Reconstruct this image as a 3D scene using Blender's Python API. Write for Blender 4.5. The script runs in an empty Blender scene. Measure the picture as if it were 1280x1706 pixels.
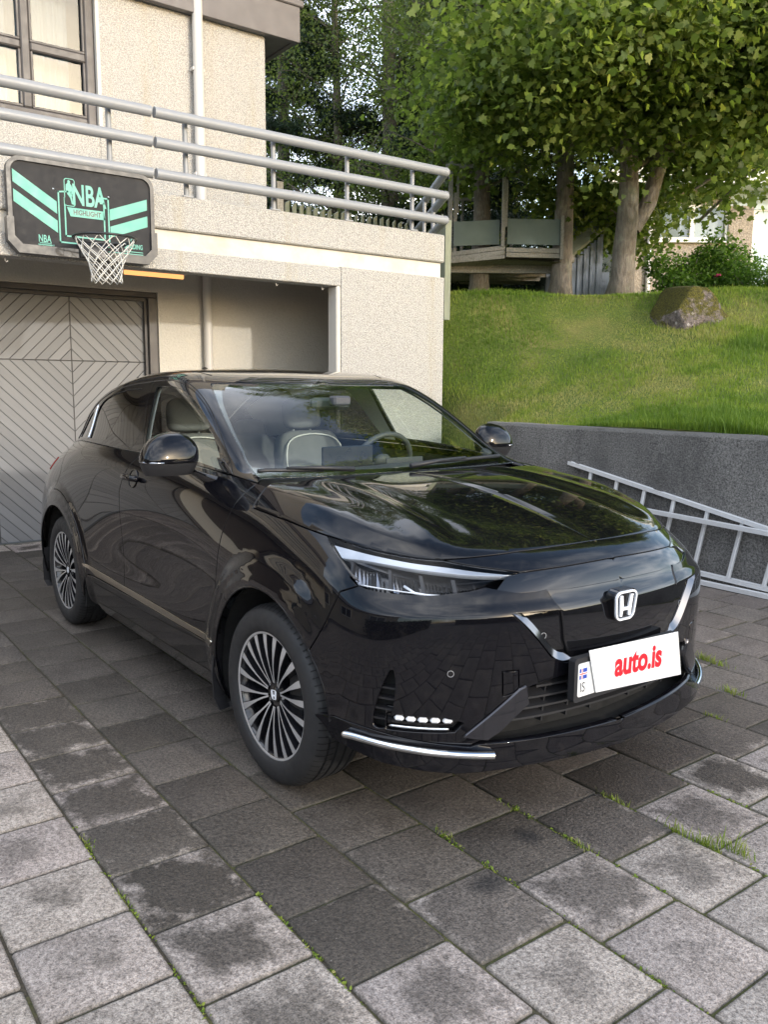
import bpy, math, random
import numpy as np
from mathutils import Vector, Matrix, Quaternion
from mathutils.geometry import delaunay_2d_cdt
random.seed(7); RNG=np.random.default_rng(11)
sc=bpy.context.scene; COL=sc.collection
# ------------------------------------------------------------------ helpers
def link(o,parent=None):
    COL.objects.link(o)
    if parent is not None: o.parent=parent
    return o
def tag(o,label=None,cat=None,group=None,kind=None):
    for k,v in (('label',label),('category',cat),('group',group),('kind',kind)):
        if v: o[k]=v
    return o
def thing(name,label,cat,loc=(0,0,0),rotz=0,group=None):
    o=bpy.data.objects.new(name,None); o.empty_display_size=.1; link(o)
    o.location=loc; o.rotation_euler=(0,0,rotz); return tag(o,label,cat,group)
def mesh_obj(name,verts,faces,mats,parent=None,smooth=False,mi=None,normals=None,uv=None,auto=None):
    me=bpy.data.meshes.new(name)
    me.from_pydata([tuple(map(float,v)) for v in verts],[],[tuple(int(i) for i in f) for f in faces])
    for m in (mats if isinstance(mats,(list,tuple)) else [mats]): me.materials.append(m)
    if mi is not None: me.polygons.foreach_set('material_index',np.array(mi,dtype=np.int32))
    if uv is not None:
        l=me.uv_layers.new(name='UVMap'); l.data.foreach_set('uv',np.array(uv,dtype=np.float32).ravel())
    if smooth: me.polygons.foreach_set('use_smooth',np.ones(len(me.polygons),dtype=bool))
    me.update()
    if auto is not None:
        try: me.set_sharp_from_angle(angle=math.radians(auto))
        except Exception: pass
    if normals is not None: me.normals_split_custom_set_from_vertices([tuple(map(float,n)) for n in normals])
    return link(bpy.data.objects.new(name,me),parent)
class MB:
    """collects primitives into one mesh"""
    def __init__(s): s.v=[];s.f=[];s.m=[]
    def add(s,v,f,m=0):
        b=len(s.v); s.v+= [tuple(p) for p in v]; s.f+=[tuple(i+b for i in q) for q in f]; s.m+=[m]*len(f); return s
    def box(s,c,d,R=None,m=0,bev=0.0):
        hx,hy,hz=[q/2 for q in d]; b=min(bev,hx*.9,hy*.9,hz*.9)
        if b<=0:
            v=[(x,y,z) for x in(-hx,hx) for y in(-hy,hy) for z in(-hz,hz)]
            f=[(0,1,3,2),(4,6,7,5),(0,4,5,1),(2,3,7,6),(0,2,6,4),(1,5,7,3)]
        else:
            v=[];idx={}
            for sx in(-1,1):
                for sy in(-1,1):
                    for sz in(-1,1):
                        for a in range(3):
                            p=[sx*hx,sy*hy,sz*hz]
                            for k in range(3):
                                if k!=a: p[k]-=[sx,sy,sz][k]*b
                            idx[(sx,sy,sz,a)]=len(v);v.append(tuple(p))
            f=[]
            for a in range(3):
                o=[k for k in range(3) if k!=a]
                for sg in(-1,1):
                    q=[]
                    for p,r in((-1,-1),(1,-1),(1,1),(-1,1)):
                        k=[0,0,0];k[a]=sg;k[o[0]]=p;k[o[1]]=r;q.append(idx[(*k,a)])
                    f.append(tuple(q) if (sg>0)==(a!=1) else tuple(q[::-1]))
            for a in range(3):   # edges along axis a
                o=[k for k in range(3) if k!=a]
                for p in(-1,1):
                    for r in(-1,1):
                        q=[]
                        for e,w in((-1,o[0]),(1,o[0]),(1,o[1]),(-1,o[1])):
                            k=[0,0,0];k[a]=e;k[o[0]]=p;k[o[1]]=r;q.append(idx[(*k,w)])
                        f.append(tuple(q))
            for sx in(-1,1):
                for sy in(-1,1):
                    for sz in(-1,1): f.append(tuple(idx[(sx,sy,sz,a)] for a in range(3)))
        if R is not None: v=[tuple(R@Vector(p)) for p in v]
        v=[(p[0]+c[0],p[1]+c[1],p[2]+c[2]) for p in v]
        return s.add(v,f,m)
    def tube(s,pts,r,n=10,cap=True,m=0,close=False):
        pts=[Vector(p) for p in pts]; k=len(pts)
        rr=r if hasattr(r,'__len__') else [r]*k
        b=len(s.v); up=None; V=[]
        for i,p in enumerate(pts):
            if close: t=(pts[(i+1)%k]-pts[i-1])
            else: t=(pts[min(i+1,k-1)]-pts[max(i-1,0)])
            t.normalize()
            if up is None:
                up=Vector((0,0,1)) if abs(t.z)<.9 else Vector((1,0,0))
            x=t.cross(up).normalized(); y=x.cross(t).normalized(); up=y
            for j in range(n):
                a=2*math.pi*j/n; V.append(p+x*(rr[i]*math.cos(a))+y*(rr[i]*math.sin(a)))
        F=[]
        for i in range(k if close else k-1):
            for j in range(n):
                a=i*n+j;c=i*n+(j+1)%n;d=((i+1)%k)*n+(j+1)%n;e=((i+1)%k)*n+j;F.append((a,c,d,e))
        if cap and not close: F.append(tuple(range(n))[::-1]);F.append(tuple((k-1)*n+j for j in range(n)))
        return s.add(V,F,m)
    def lathe(s,prof,n=64,M=None,m=0,closed=False):
        # profile (r,h) spun about local Z
        V=[];F=[];k=len(prof)
        for j in range(n):
            a=2*math.pi*j/n
            for r,h in prof: V.append(Vector((r*math.cos(a),r*math.sin(a),h)))
        for j in range(n):
            for i in range(k if closed else k-1):
                F.append((j*k+i,((j+1)%n)*k+i,((j+1)%n)*k+(i+1)%k,j*k+(i+1)%k))
        if M is not None: V=[M@p for p in V]
        return s.add(V,F,m)
    def prism(s,poly,h0,h1,M=None,m=0):
        n=len(poly);V=[Vector((x,y,h0)) for x,y in poly]+[Vector((x,y,h1)) for x,y in poly]
        if M is not None: V=[M@p for p in V]
        F=[tuple(range(n))[::-1],tuple(range(n,2*n))]+[(i,(i+1)%n,n+(i+1)%n,n+i) for i in range(n)]
        return s.add(V,F,m)
    def build(s,name,mats,parent=None,smooth=False,auto=None):
        return mesh_obj(name,s.v,s.f,mats,parent,smooth or auto is not None,s.m,auto=auto)
def frame(o,x,y):
    """matrix: local x,y -> given vectors, z = cross"""
    x=Vector(x).normalized();y=Vector(y);z=x.cross(y).normalized();y=z.cross(x)
    return Matrix(((x.x,y.x,z.x,o[0]),(x.y,y.y,z.y,o[1]),(x.z,y.z,z.z,o[2]),(0,0,0,1)))
def text_mesh(txt,size=1,ext=.001,sx=1.0,bold=0.0,spacing=1.0,align='CENTER'):
    cu=bpy.data.curves.new('t','FONT');cu.body=txt;cu.size=size;cu.extrude=ext;cu.align_x=align;cu.align_y='CENTER';cu.offset=bold;cu.space_character=spacing
    o=bpy.data.objects.new('t',cu);COL.objects.link(o);dg=bpy.context.evaluated_depsgraph_get();dg.update()
    me=bpy.data.meshes.new_from_object(o.evaluated_get(dg))
    V=[(v.co.x*sx,v.co.y,v.co.z) for v in me.vertices];F=[tuple(p.vertices) for p in me.polygons]
    bpy.data.objects.remove(o);bpy.data.curves.remove(cu);bpy.data.meshes.remove(me)
    return V,F
# ------------------------------------------------------------------ materials
def newmat(name):
    m=bpy.data.materials.new(name);m.use_nodes=True;nt=m.node_tree;nt.nodes.clear()
    out=nt.nodes.new('ShaderNodeOutputMaterial');b=nt.nodes.new('ShaderNodeBsdfPrincipled');nt.links.new(b.outputs[0],out.inputs[0]);return m,nt,b,out
class N:
    def __init__(s,nt): s.nt=nt
    def node(s,t,**k):
        n=s.nt.nodes.new(t)
        for a,v in k.items():
            if a=='ins':
                for i,x in v.items():
                    if isinstance(x,bpy.types.NodeSocket): s.nt.links.new(x,n.inputs[i])
                    else: n.inputs[i].default_value=x
            else: setattr(n,a,v)
        return n
    def coord(s,kind='Object'): return s.node('ShaderNodeTexCoord').outputs[kind]
    def noise(s,vec,scale,detail=3,rough=.55,out='Fac'):
        return s.node('ShaderNodeTexNoise',ins={'Vector':vec,'Scale':scale,'Detail':detail,'Roughness':rough}).outputs[out]
    def vor(s,vec,scale,out='Distance',feature='F1'):
        return s.node('ShaderNodeTexVoronoi',feature=feature,ins={'Vector':vec,'Scale':scale}).outputs[out]
    def math(s,op,a,b=0.0,c=0.0,clamp=False):
        n=s.node('ShaderNodeMath',operation=op,use_clamp=clamp)
        for i,x in enumerate((a,b,c)):
            if isinstance(x,bpy.types.NodeSocket): s.nt.links.new(x,n.inputs[i])
            else: n.inputs[i].default_value=x
        return n.outputs[0]
    def ramp(s,fac,stops,interp='LINEAR'):
        n=s.node('ShaderNodeValToRGB',ins={'Fac':fac});cr=n.color_ramp;cr.interpolation=interp
        while len(cr.elements)<len(stops): cr.elements.new(.5)
        for e,(p,c) in zip(cr.elements,stops):
            e.position=p;e.color=(*c,1) if hasattr(c,'__len__') else (c,c,c,1)
        return n.outputs['Color']
    def mix(s,f,a,b,blend='MIX'):
        n=s.node('ShaderNodeMix',data_type='RGBA',blend_type=blend)
        for i,x in ((0,f),(6,a),(7,b)):
            if isinstance(x,bpy.types.NodeSocket): s.nt.links.new(x,n.inputs[i])
            else: n.inputs[i].default_value=(*x,1) if hasattr(x,'__len__') and len(x)==3 else x
        return n.outputs[2]
    def bump(s,h,strength=.3,dist=.01,nrm=None):
        ins={'Height':h,'Strength':strength,'Distance':dist}
        if nrm is not None: ins['Normal']=nrm
        return s.node('ShaderNodeBump',ins=ins).outputs[0]
    def sep(s,v):
        n=s.node('ShaderNodeSeparateXYZ',ins={'Vector':v});return n.outputs
    def map(s,v,scale=(1,1,1),loc=(0,0,0),rot=(0,0,0)):
        return s.node('ShaderNodeMapping',ins={'Vector':v,'Scale':scale,'Location':loc,'Rotation':rot}).outputs[0]
    def attr(s,name,out='Fac'): return s.node('ShaderNodeAttribute',attribute_name=name).outputs[out]
    def mr(s,x,a,b,c=0.0,d=1.0): return s.node('ShaderNodeMapRange',ins={0:x,1:a,2:b,3:c,4:d}).outputs[0]
def L(nt,a,b): nt.links.new(a,b)
def simple(name,col,rough=.5,metal=0,var=.12,scale=8,bump=0,bscale=60,bdist=.003,coat=0,spec=.5):
    m,nt,b,o=newmat(name);n=N(nt);c=n.coord()
    f=n.noise(c,scale,4);col2=tuple(min(1,x*(1+var)) for x in col);col1=tuple(x*(1-var) for x in col)
    L(nt,n.mix(f,col1,col2),b.inputs['Base Color'])
    b.inputs['Roughness'].default_value=rough;b.inputs['Metallic'].default_value=metal
    L(nt,n.mr(n.noise(c,scale*2.3,3),.3,.7,max(0,rough*.85),min(1,rough*1.15)),b.inputs['Roughness'])
    b.inputs['Coat Weight'].default_value=coat;b.inputs['Coat Roughness'].default_value=.02;b.inputs['Specular IOR Level'].default_value=spec
    if bump: L(nt,n.bump(n.noise(c,bscale,4),bump,bdist),b.inputs['Normal'])
    return m
def emis(name,col,st):
    m=bpy.data.materials.new(name);m.use_nodes=True;nt=m.node_tree;nt.nodes.clear()
    o=nt.nodes.new('ShaderNodeOutputMaterial');e=nt.nodes.new('ShaderNodeEmission');e.inputs[0].default_value=(*col,1);e.inputs[1].default_value=st;L(nt,e.outputs[0],o.inputs[0]);return m
def glassmat(name,tint,ior=1.5,refl=1.0,rough=0.0):
    """thin pane: tinted transparency + Fresnel reflection"""
    m=bpy.data.materials.new(name);m.use_nodes=True;nt=m.node_tree;nt.nodes.clear();n=N(nt)
    o=nt.nodes.new('ShaderNodeOutputMaterial')
    t=n.node('ShaderNodeBsdfTransparent',ins={0:(*tint,1)}).outputs[0]
    g=n.node('ShaderNodeBsdfGlossy',ins={'Color':(refl,refl,refl,1),'Roughness':rough}).outputs[0]
    fc=n.node('ShaderNodeLayerWeight',ins={'Blend':.5}).outputs['Facing']
    f0=((ior-1)/(ior+1))**2
    f=n.math('ADD',f0,n.math('MULTIPLY',n.math('POWER',fc,5),1-f0))
    # the front and back face of a pane both reflect
    f2=n.math('MULTIPLY',f,1.35,clamp=True)
    L(nt,n.node('ShaderNodeMixShader',ins={0:f2,1:t,2:g}).outputs[0],o.inputs[0]);return m
# ---- car surfaces
# ---------- car surfaces: uniform cubic B-spline lattices (x forward, y to the car's left, z up; tables are |y|)
def _T(): 
    F=[ # columns c0..c6, rows r0..r8
    [(2.150,0,.205),(2.205,0,.245),(2.190,0,.340),(2.205,0,.450),(2.222,0,.570),(2.225,0,.735),(2.212,0,.815),(2.172,0,.915),(2.060,0,.946)],
    [(2.140,.30,.205),(2.195,.30,.245),(2.180,.30,.340),(2.193,.30,.450),(2.205,.30,.570),(2.208,.30,.735),(2.195,.30,.812),(2.148,.285,.915),(2.035,.27,.946)],
    [(2.080,.54,.200),(2.135,.54,.245),(2.120,.54,.340),(2.130,.54,.450),(2.140,.53,.570),(2.150,.54,.735),(2.142,.54,.808),(2.065,.505,.900),(1.965,.47,.948)],
    [(1.985,.70,.195),(2.040,.70,.245),(2.030,.70,.340),(2.040,.69,.450),(2.045,.69,.570),(2.042,.69,.735),(2.030,.695,.805),(1.940,.655,.895),(1.860,.60,.965)],
    [(1.865,.80,.190),(1.905,.805,.245),(1.905,.80,.340),(1.915,.80,.450),(1.918,.80,.570),(1.905,.80,.700),(1.870,.785,.815),(1.810,.74,.920),(1.750,.675,.992)],
    [(1.730,.845,.190),(1.750,.855,.245),(1.755,.865,.340),(1.755,.87,.450),(1.755,.872,.570),(1.750,.868,.700),(1.725,.845,.825),(1.675,.785,.945),(1.620,.710,1.02)],
    [(1.560,.850,.190),(1.560,.870,.245),(1.560,.885,.340),(1.560,.890,.450),(1.560,.891,.570),(1.560,.888,.700),(1.550,.865,.850),(1.520,.810,.975),(1.480,.735,1.048)],
    ]
    def side(x,yt,zt,ys,zs): 
        # ys: y for rows 0..7 , zs z for rows
        return [(x,y,z) for y,z in zip(ys,zs)]+[(x,yt,zt)]
    Z=[.19,.25,.34,.45,.58,.74,.90,1.02]
    F+=[side(1.30,.750,1.070,(.84,.865,.885,.893,.893,.893,.882,.828),(.19,.25,.34,.45,.58,.73,.89,1.015)),
        side(1.02,.765,1.095,(.83,.860,.880,.890,.888,.886,.882,.835),(.19,.25,.34,.45,.58,.74,.90,1.03)),
        side(.70,.790,1.118,(.82,.850,.872,.880,.870,.872,.885,.860),(.19,.25,.34,.45,.58,.75,.92,1.045)),
        side(.35,.805,1.130,(.82,.850,.870,.874,.860,.868,.888,.868),Z[:5]+[.76,.94,1.06]),
        side(-.05,.808,1.135,(.82,.850,.870,.872,.858,.872,.892,.872),Z[:5]+[.77,.955,1.07]),
        side(-.45,.803,1.138,(.82,.850,.872,.876,.864,.878,.893,.870),Z[:5]+[.77,.955,1.07]),
        side(-.85,.780,1.138,(.83,.858,.878,.888,.884,.888,.892,.860),Z[:5]+[.77,.95,1.07]),
        side(-1.20,.740,1.138,(.84,.865,.885,.895,.897,.896,.888,.840),Z[:5]+[.76,.93,1.06]),
        side(-1.52,.700,1.120,(.84,.865,.885,.895,.897,.893,.870,.800),Z[:5]+[.75,.91,1.04]),
        side(-1.80,.655,1.080,(.83,.855,.875,.885,.885,.872,.835,.750),Z[:5]+[.74,.90,1.01]),
        [(-2.02,.77,.19),(-2.04,.79,.25),(-2.06,.80,.34),(-2.06,.81,.45),(-2.06,.81,.58),(-2.06,.79,.74),(-2.04,.75,.90),(-2.00,.67,1.0),(-1.97,.60,1.04)],
        [(-2.12,.62,.19),(-2.15,.63,.25),(-2.18,.64,.34),(-2.18,.64,.45),(-2.17,.64,.58),(-2.17,.63,.74),(-2.15,.60,.90),(-2.10,.55,1.0),(-2.04,.50,1.03)],
        [(-2.16,.32,.19),(-2.19,.32,.25),(-2.22,.32,.34),(-2.22,.32,.45),(-2.21,.32,.58),(-2.22,.32,.74),(-2.20,.31,.90),(-2.14,.29,1.0),(-2.07,.27,1.03)],
        [(-2.17,0,.19),(-2.20,0,.25),(-2.23,0,.34),(-2.23,0,.45),(-2.22,0,.58),(-2.23,0,.74),(-2.21,0,.90),(-2.15,0,1.0),(-2.08,0,1.03)]]
    return np.array(F)
def _U():
    # greenhouse lattice: columns front centre of cowl -> rear; rows belt -> roof centre. row0 belt ... row7 centre
    # rows: 0 belt y, 1 glass low, 2 glass mid, 3 glass top, 4 rail, 5 roof edge, 6 mid, 7 centre
    C=[]
    #   x    belt(y,z)    glasslow   mid      top        rail        roofedge     mid     centre   (each x,y,z)
    C.append([(1.00,.745,1.090),(.99,.74,1.095),(.975,.73,1.10),(.965,.70,1.10),(.96,.66,1.10),(.97,.55,1.10),(.985,.28,1.10),(.99,0,1.10)])
    C.append([(.86,.775,1.108),(.85,.765,1.118),(.835,.75,1.128),(.825,.735,1.140),(.82,.700,1.150),(.86,.585,1.138),(.905,.29,1.118),(.915,0,1.118)])
    C.append([(.68,.790,1.118),(.655,.77,1.150),(.63,.748,1.185),(.62,.730,1.232),(.615,.690,1.262),(.67,.575,1.250),(.735,.29,1.238),(.75,0,1.236)])
    C.append([(.48,.800,1.128),(.455,.775,1.180),(.43,.742,1.245),(.41,.716,1.318),(.405,.676,1.362),(.46,.565,1.360),(.54,.29,1.356),(.56,0,1.355)])
    C.append([(.28,.805,1.132),(.25,.775,1.210),(.22,.735,1.305),(.19,.696,1.402),(.18,.652,1.450),(.235,.55,1.458),(.31,.28,1.460),(.33,0,1.461)])
    C.append([(.10,.807,1.134),(.07,.775,1.225),(.04,.730,1.335),(.01,.680,1.442),(.0,.632,1.500),(.04,.53,1.514),(.09,.27,1.520),(.10,0,1.522)])
    C.append([(-.12,.807,1.136),(-.14,.775,1.235),(-.17,.730,1.345),(-.19,.672,1.456),(-.20,.617,1.522),(-.18,.51,1.545),(-.16,.27,1.556),(-.15,0,1.559)])
    C.append([(-.42,.803,1.138),(-.44,.772,1.235),(-.45,.725,1.345),(-.46,.660,1.458),(-.46,.602,1.527),(-.46,.50,1.553),(-.45,.26,1.566),(-.45,0,1.573)])
    C.append([(-.75,.790,1.138),(-.75,.758,1.225),(-.76,.712,1.325),(-.76,.660,1.425),(-.76,.600,1.492),(-.76,.48,1.528),(-.75,.26,1.556),(-.75,0,1.564)])
    C.append([(-1.05,.765,1.138),(-1.05,.735,1.205),(-1.05,.695,1.285),(-1.05,.655,1.370),(-1.05,.605,1.435),(-1.05,.475,1.480),(-1.05,.26,1.515),(-1.05,0,1.524)])
    C.append([(-1.35,.725,1.132),(-1.35,.702,1.175),(-1.35,.668,1.225),(-1.36,.645,1.285),(-1.36,.595,1.350),(-1.33,.47,1.395),(-1.33,.26,1.440),(-1.33,0,1.450)])
    C.append([(-1.62,.690,1.110),(-1.62,.665,1.135),(-1.61,.635,1.165),(-1.62,.615,1.205),(-1.62,.570,1.255),(-1.56,.46,1.300),(-1.56,.25,1.345),(-1.56,0,1.355)])
    C.append([(-1.84,.645,1.072),(-1.83,.620,1.090),(-1.82,.595,1.108),(-1.80,.555,1.135),(-1.79,.515,1.162),(-1.77,.44,1.195),(-1.77,.24,1.225),(-1.77,0,1.232)])
    C.append([(-1.98,.590,1.040),(-1.97,.570,1.050),(-1.96,.55,1.060),(-1.95,.52,1.072),(-1.94,.49,1.085),(-1.93,.43,1.10),(-1.93,.24,1.115),(-1.94,0,1.12)])
    C.append([(-2.04,.53,1.030),(-2.05,.51,1.035),(-2.06,.50,1.038),(-2.06,.48,1.040),(-2.06,.46,1.04),(-2.06,.41,1.04),(-2.07,.23,1.04),(-2.08,0,1.04)])
    C=[list(c) for c in C]
    for i,dy,dz in ((2,.008,.012),(3,.014,.026),(4,.018,.034),(5,.018,.030),(6,.012,.014)):
        for j in range(3,6): x,y,z=C[i][j];C[i][j]=(x,y+dy,z+dz*(1,1,.8)[j-3])
        for j in (6,7): x,y,z=C[i][j];C[i][j]=(x,y,z+dz*.25)
    for i,dz in ((8,.012),(9,.030),(10,.048),(11,.045),(12,.025)):
        for j in range(2,8):
            x,y,z=C[i][j];w=(.5,.8,1,1,1,1)[j-2];C[i][j]=(x,y+(.012*w if j<6 else 0),z+dz*w)
    return np.array(C)
def _basis(t):
    t=np.asarray(t);return np.stack([(1-t)**3,3*t**3-6*t**2+4,-3*t**3+3*t**2+3*t+1,t**3],-1)/6
class Lat:
    def __init__(s,P,sym_u0=False,sym_u1=False,sym_v1=False):
        # phantom control rows make the surface reach its outer control points; mirrored ones keep symmetry about y=0
        m=np.array([1,-1,1.])
        a=P[1]*m if sym_u0 else 2*P[0]-P[1]; b=P[-2]*m if sym_u1 else 2*P[-1]-P[-2]
        P=np.concatenate([a[None],P,b[None]],0)
        a=2*P[:,0]-P[:,1]; b=P[:,-2]*m if sym_v1 else 2*P[:,-1]-P[:,-2]
        s.P=np.concatenate([a[:,None],P,b[:,None]],1); s.nu=s.P.shape[0]-3; s.nv=s.P.shape[1]-3
    def __call__(s,u,v):
        u=np.clip(np.asarray(u,float),0,s.nu-1e-9);v=np.clip(np.asarray(v,float),0,s.nv-1e-9)
        i=u.astype(int);j=v.astype(int);bu=_basis(u-i);bv=_basis(v-j);r=0
        for a in range(4):
            for b in range(4): r=r+(bu[...,a]*bv[...,b])[...,None]*s.P[i+a,j+b]
        return r
def sm(a,b,x):
    t=np.clip((np.asarray(x)-a)/(b-a),0,1);return t*t*(3-2*t)
_low=Lat(_T(),sym_u0=True,sym_u1=True);_up=Lat(_U(),sym_v1=True)
AX=1.3035;AZ=.338
def flare(x,z):
    f=0
    for cx,R in((AX,.545),(-AX,.545)):
        r=np.hypot((x-cx)*1.0,z-AZ)
        f=f+.018*(1-sm(R-.065,R+.005,r))+.007*(1-sm(.432,.476,r))
    return f
def S_low(u,v):
    p=_low(u,v).copy()
    w=sm(5.0,6.2,u)*(1-sm(15.5,16.6,u))
    sh=sm(5.5,6.02,v)*(1-sm(7.0,7.95,v))*(1-sm(3.4,5.3,u)); p[...,0]-=.015*sh; p[...,1]-=.010*sh*sm(1.5,4,u)
    p[...,1]+=flare(p[...,0],p[...,2])*w*(1-sm(6.2,7.6,v))
    return p
def S_up(u,v): return _up(u,v)
_zx=np.array([.70,.9,1.1,1.3,1.5,1.7,1.85,1.95,2.04,2.10,2.2,2.4]);_zz=np.array([1.100,1.100,1.097,1.088,1.068,1.036,1.005,.981,.953,.930,.885,.78])
def _cub(x,X,Z):
    m=np.gradient(Z,X);i=np.clip(np.searchsorted(X,x)-1,0,len(X)-2);h=X[i+1]-X[i];t=(x-X[i])/h
    return (2*t**3-3*t**2+1)*Z[i]+(t**3-2*t**2+t)*h*m[i]+(-2*t**3+3*t**2)*Z[i+1]+(t**3-t**2)*h*m[i+1]
def hoodz(x,y):
    x=np.asarray(x,float);y=np.abs(np.asarray(y,float))
    xp=x+.16*y**2; z=_cub(xp,_zx,_zz)
    z=z-.030*(y/.72)**4*sm(.8,1.7,x)-.012*(y/.74)**3
    # power-bulge ridge from the screen corner towards the nose, with a dip inboard of it
    yr=.455+.045*sm(1.0,2.0,x)-.0*x; k=sm(.85,1.15,x)*(1-sm(1.80,2.02,x))
    z=z+k*(.014*np.exp(-((y-yr-.03)/.055)**2)-.012*np.exp(-((y-yr+.045)/.045)**2))
    return z
# ------------------------------------------------------------------ camera, light, sky
CAMP=(3.9352,-2.2975,1.4672);YAW,PITCH,ROLL,FPX=2.50545,.14759,.00718,1395.62
cam=bpy.data.cameras.new('camera');co=bpy.data.objects.new('camera',cam);COL.objects.link(co);sc.camera=co
_f=Vector((math.cos(YAW)*math.cos(PITCH),math.sin(YAW)*math.cos(PITCH),-math.sin(PITCH)));_r=_f.cross(Vector((0,0,1))).normalized();_u=_r.cross(_f)
_R=_r*math.cos(ROLL)+_u*math.sin(ROLL);_U2=-_r*math.sin(ROLL)+_u*math.cos(ROLL)
co.matrix_world=Matrix(((_R.x,_U2.x,-_f.x,CAMP[0]),(_R.y,_U2.y,-_f.y,CAMP[1]),(_R.z,_U2.z,-_f.z,CAMP[2]),(0,0,0,1)))
cam.sensor_fit='VERTICAL';cam.sensor_height=24;cam.lens=24*FPX/1706;cam.clip_start=.05;cam.clip_end=500
SUNV=Vector((1.31,.24,.345)).normalized()
sun=bpy.data.lights.new('sun','SUN');so=bpy.data.objects.new('sun',sun);COL.objects.link(so)
so.rotation_euler=SUNV.to_track_quat('Z','Y').to_euler();sun.energy=.62;sun.angle=math.radians(1.4);sun.color=(1,.955,.89)
w=bpy.data.worlds.new('World');sc.world=w;w.use_nodes=True;nt=w.node_tree;nt.nodes.clear();n=N(nt)
sky=n.node('ShaderNodeTexSky',sky_type='NISHITA',sun_disc=False,sun_elevation=math.asin(SUNV.z),sun_rotation=math.atan2(SUNV.x,SUNV.y),altitude=60,air_density=1.0,dust_density=1.5,ozone_density=1.0)
g=n.coord('Generated')
gx,gy,gz=n.sep(g)
den=n.math('MAXIMUM',n.math('ADD',n.math('ABSOLUTE',gz),.18),.05)
pv=n.node('ShaderNodeCombineXYZ',ins={0:n.math('DIVIDE',gx,den),1:n.math('DIVIDE',gy,den),2:0.0}).outputs[0]
cl=n.noise(pv,1.1,7,.58);cl2=n.noise(pv,.45,3,.5)
cm=n.mr(n.math('ADD',n.math('MULTIPLY',cl,.6),n.math('MULTIPLY',cl2,.4)),.44,.66)
shade=n.ramp(n.noise(pv,2.1,5,.6),[(.3,(4.0,4.7,6.2)),(.7,(11,10.9,10.8))])
skyc=n.mix(n.math('MULTIPLY',cm,.9,clamp=True),sky.outputs[0],shade)
bg=n.node('ShaderNodeBackground',ins={'Color':skyc,'Strength':.15});wo=n.node('ShaderNodeOutputWorld');L(nt,bg.outputs[0],wo.inputs[0])
vs=sc.view_settings;sc.display_settings.display_device='sRGB';vs.view_transform='Standard';vs.look='None';vs.gamma=1;vs.use_curve_mapping=False;vs.exposure=1.62
sc.cycles.max_bounces=8;sc.cycles.transparent_max_bounces=16;sc.cycles.diffuse_bounces=3;sc.cycles.glossy_bounces=5
# ------------------------------------------------------------------ surface materials of the place
def render_wall(name,base,dark,scale=95,bs=.9,stain=True):
    m,nt,b,o=newmat(name);n=N(nt);c=n.coord()
    v=n.vor(c,scale);nz=n.noise(c,scale*.8,4,.65);big=n.noise(c,1.3,4,.6)
    f=n.mr(n.math('ADD',n.math('MULTIPLY',v,.9),n.math('MULTIPLY',nz,.6)),.45,.95)
    col=n.mix(f,base,dark)
    col=n.mix(n.mr(big,.4,.75,0,.35),col,tuple(x*.78 for x in base))
    if stain:   # weather streaks running down from the top edge
        st=n.noise(n.map(c,(3.5,3.5,.35)),1.6,4,.6)
        col=n.mix(n.mr(st,.56,.75,0,.35),col,(.36,.30,.18))
    L(nt,col,b.inputs['Base Color']);b.inputs['Roughness'].default_value=.9
    L(nt,n.bump(n.math('ADD',n.math('MULTIPLY',v,-1),n.math('MULTIPLY',nz,.7)),bs,.008),b.inputs['Normal'])
    return m
M_pebble=render_wall('pebble_dash',(.54,.525,.492),(.32,.305,.28))
M_render=render_wall('painted_render',(.54,.515,.46),(.50,.475,.42),60,.35,False)
M_smooth=simple('smooth_white_band',(.56,.53,.475),.75,var=.06,scale=3,bump=.25,bscale=40)
def weathered_white():
    m,nt,b,o=newmat('weathered_band');n=N(nt);c=n.coord()
    col=n.mix(n.mr(n.noise(c,2.2,5,.65),.45,.8),(.58,.55,.49),(.41,.36,.26))
    col=n.mix(n.mr(n.noise(n.map(c,(1,6,1.2)),3,4,.7),.62,.8,0,.5),col,(.45,.40,.30))
    L(nt,col,b.inputs['Base Color']);b.inputs['Roughness'].default_value=.8
    L(nt,n.bump(n.noise(c,35,4),.3,.004),b.inputs['Normal']);return m
M_band=weathered_white()
M_fascia=simple('fascia_board',(.115,.105,.105),.55,var=.1,scale=4,bump=.1,bscale=30)
M_frame=simple('window_frame_paint',(.075,.068,.066),.5,var=.12,scale=6,bump=.15,bscale=40)
M_rail=simple('grey_painted_steel',(.25,.26,.275),.42,var=.08,scale=5,bump=.08,bscale=90,bdist=.001)
M_pipe=simple('downpipe_paint',(.52,.50,.47),.45,var=.06,scale=4)
M_darkrim=simple('door_surround',(.05,.047,.047),.5)
def concrete():
    m,nt,b,o=newmat('retaining_concrete');n=N(nt);c=n.coord()
    z=n.sep(c)[2]
    f=n.noise(c,75,5,.75);big=n.noise(n.map(c,(1,1,.45)),1.8,5,.6)
    col=n.mix(n.mr(f,.35,.68),(.045,.044,.042),(.31,.30,.285))
    col=n.mix(n.mr(big,.42,.72,0,.75),col,(.045,.044,.043))
    top=n.math('ADD',z,n.math('MULTIPLY',n.noise(c,9,4),.07))
    col=n.mix(n.mr(top,1.135,1.165,0,.8),col,(.17,.165,.155))
    col=n.mix(n.mr(n.vor(c,38),.0,.16,.55,0),col,(.36,.35,.33))
    L(nt,col,b.inputs['Base Color']);b.inputs['Roughness'].default_value=.93
    L(nt,n.bump(n.math('ADD',f,n.math('MULTIPLY',n.noise(c,20,3),.8)),.9,.012),b.inputs['Normal']);return m
M_conc=concrete()
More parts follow.
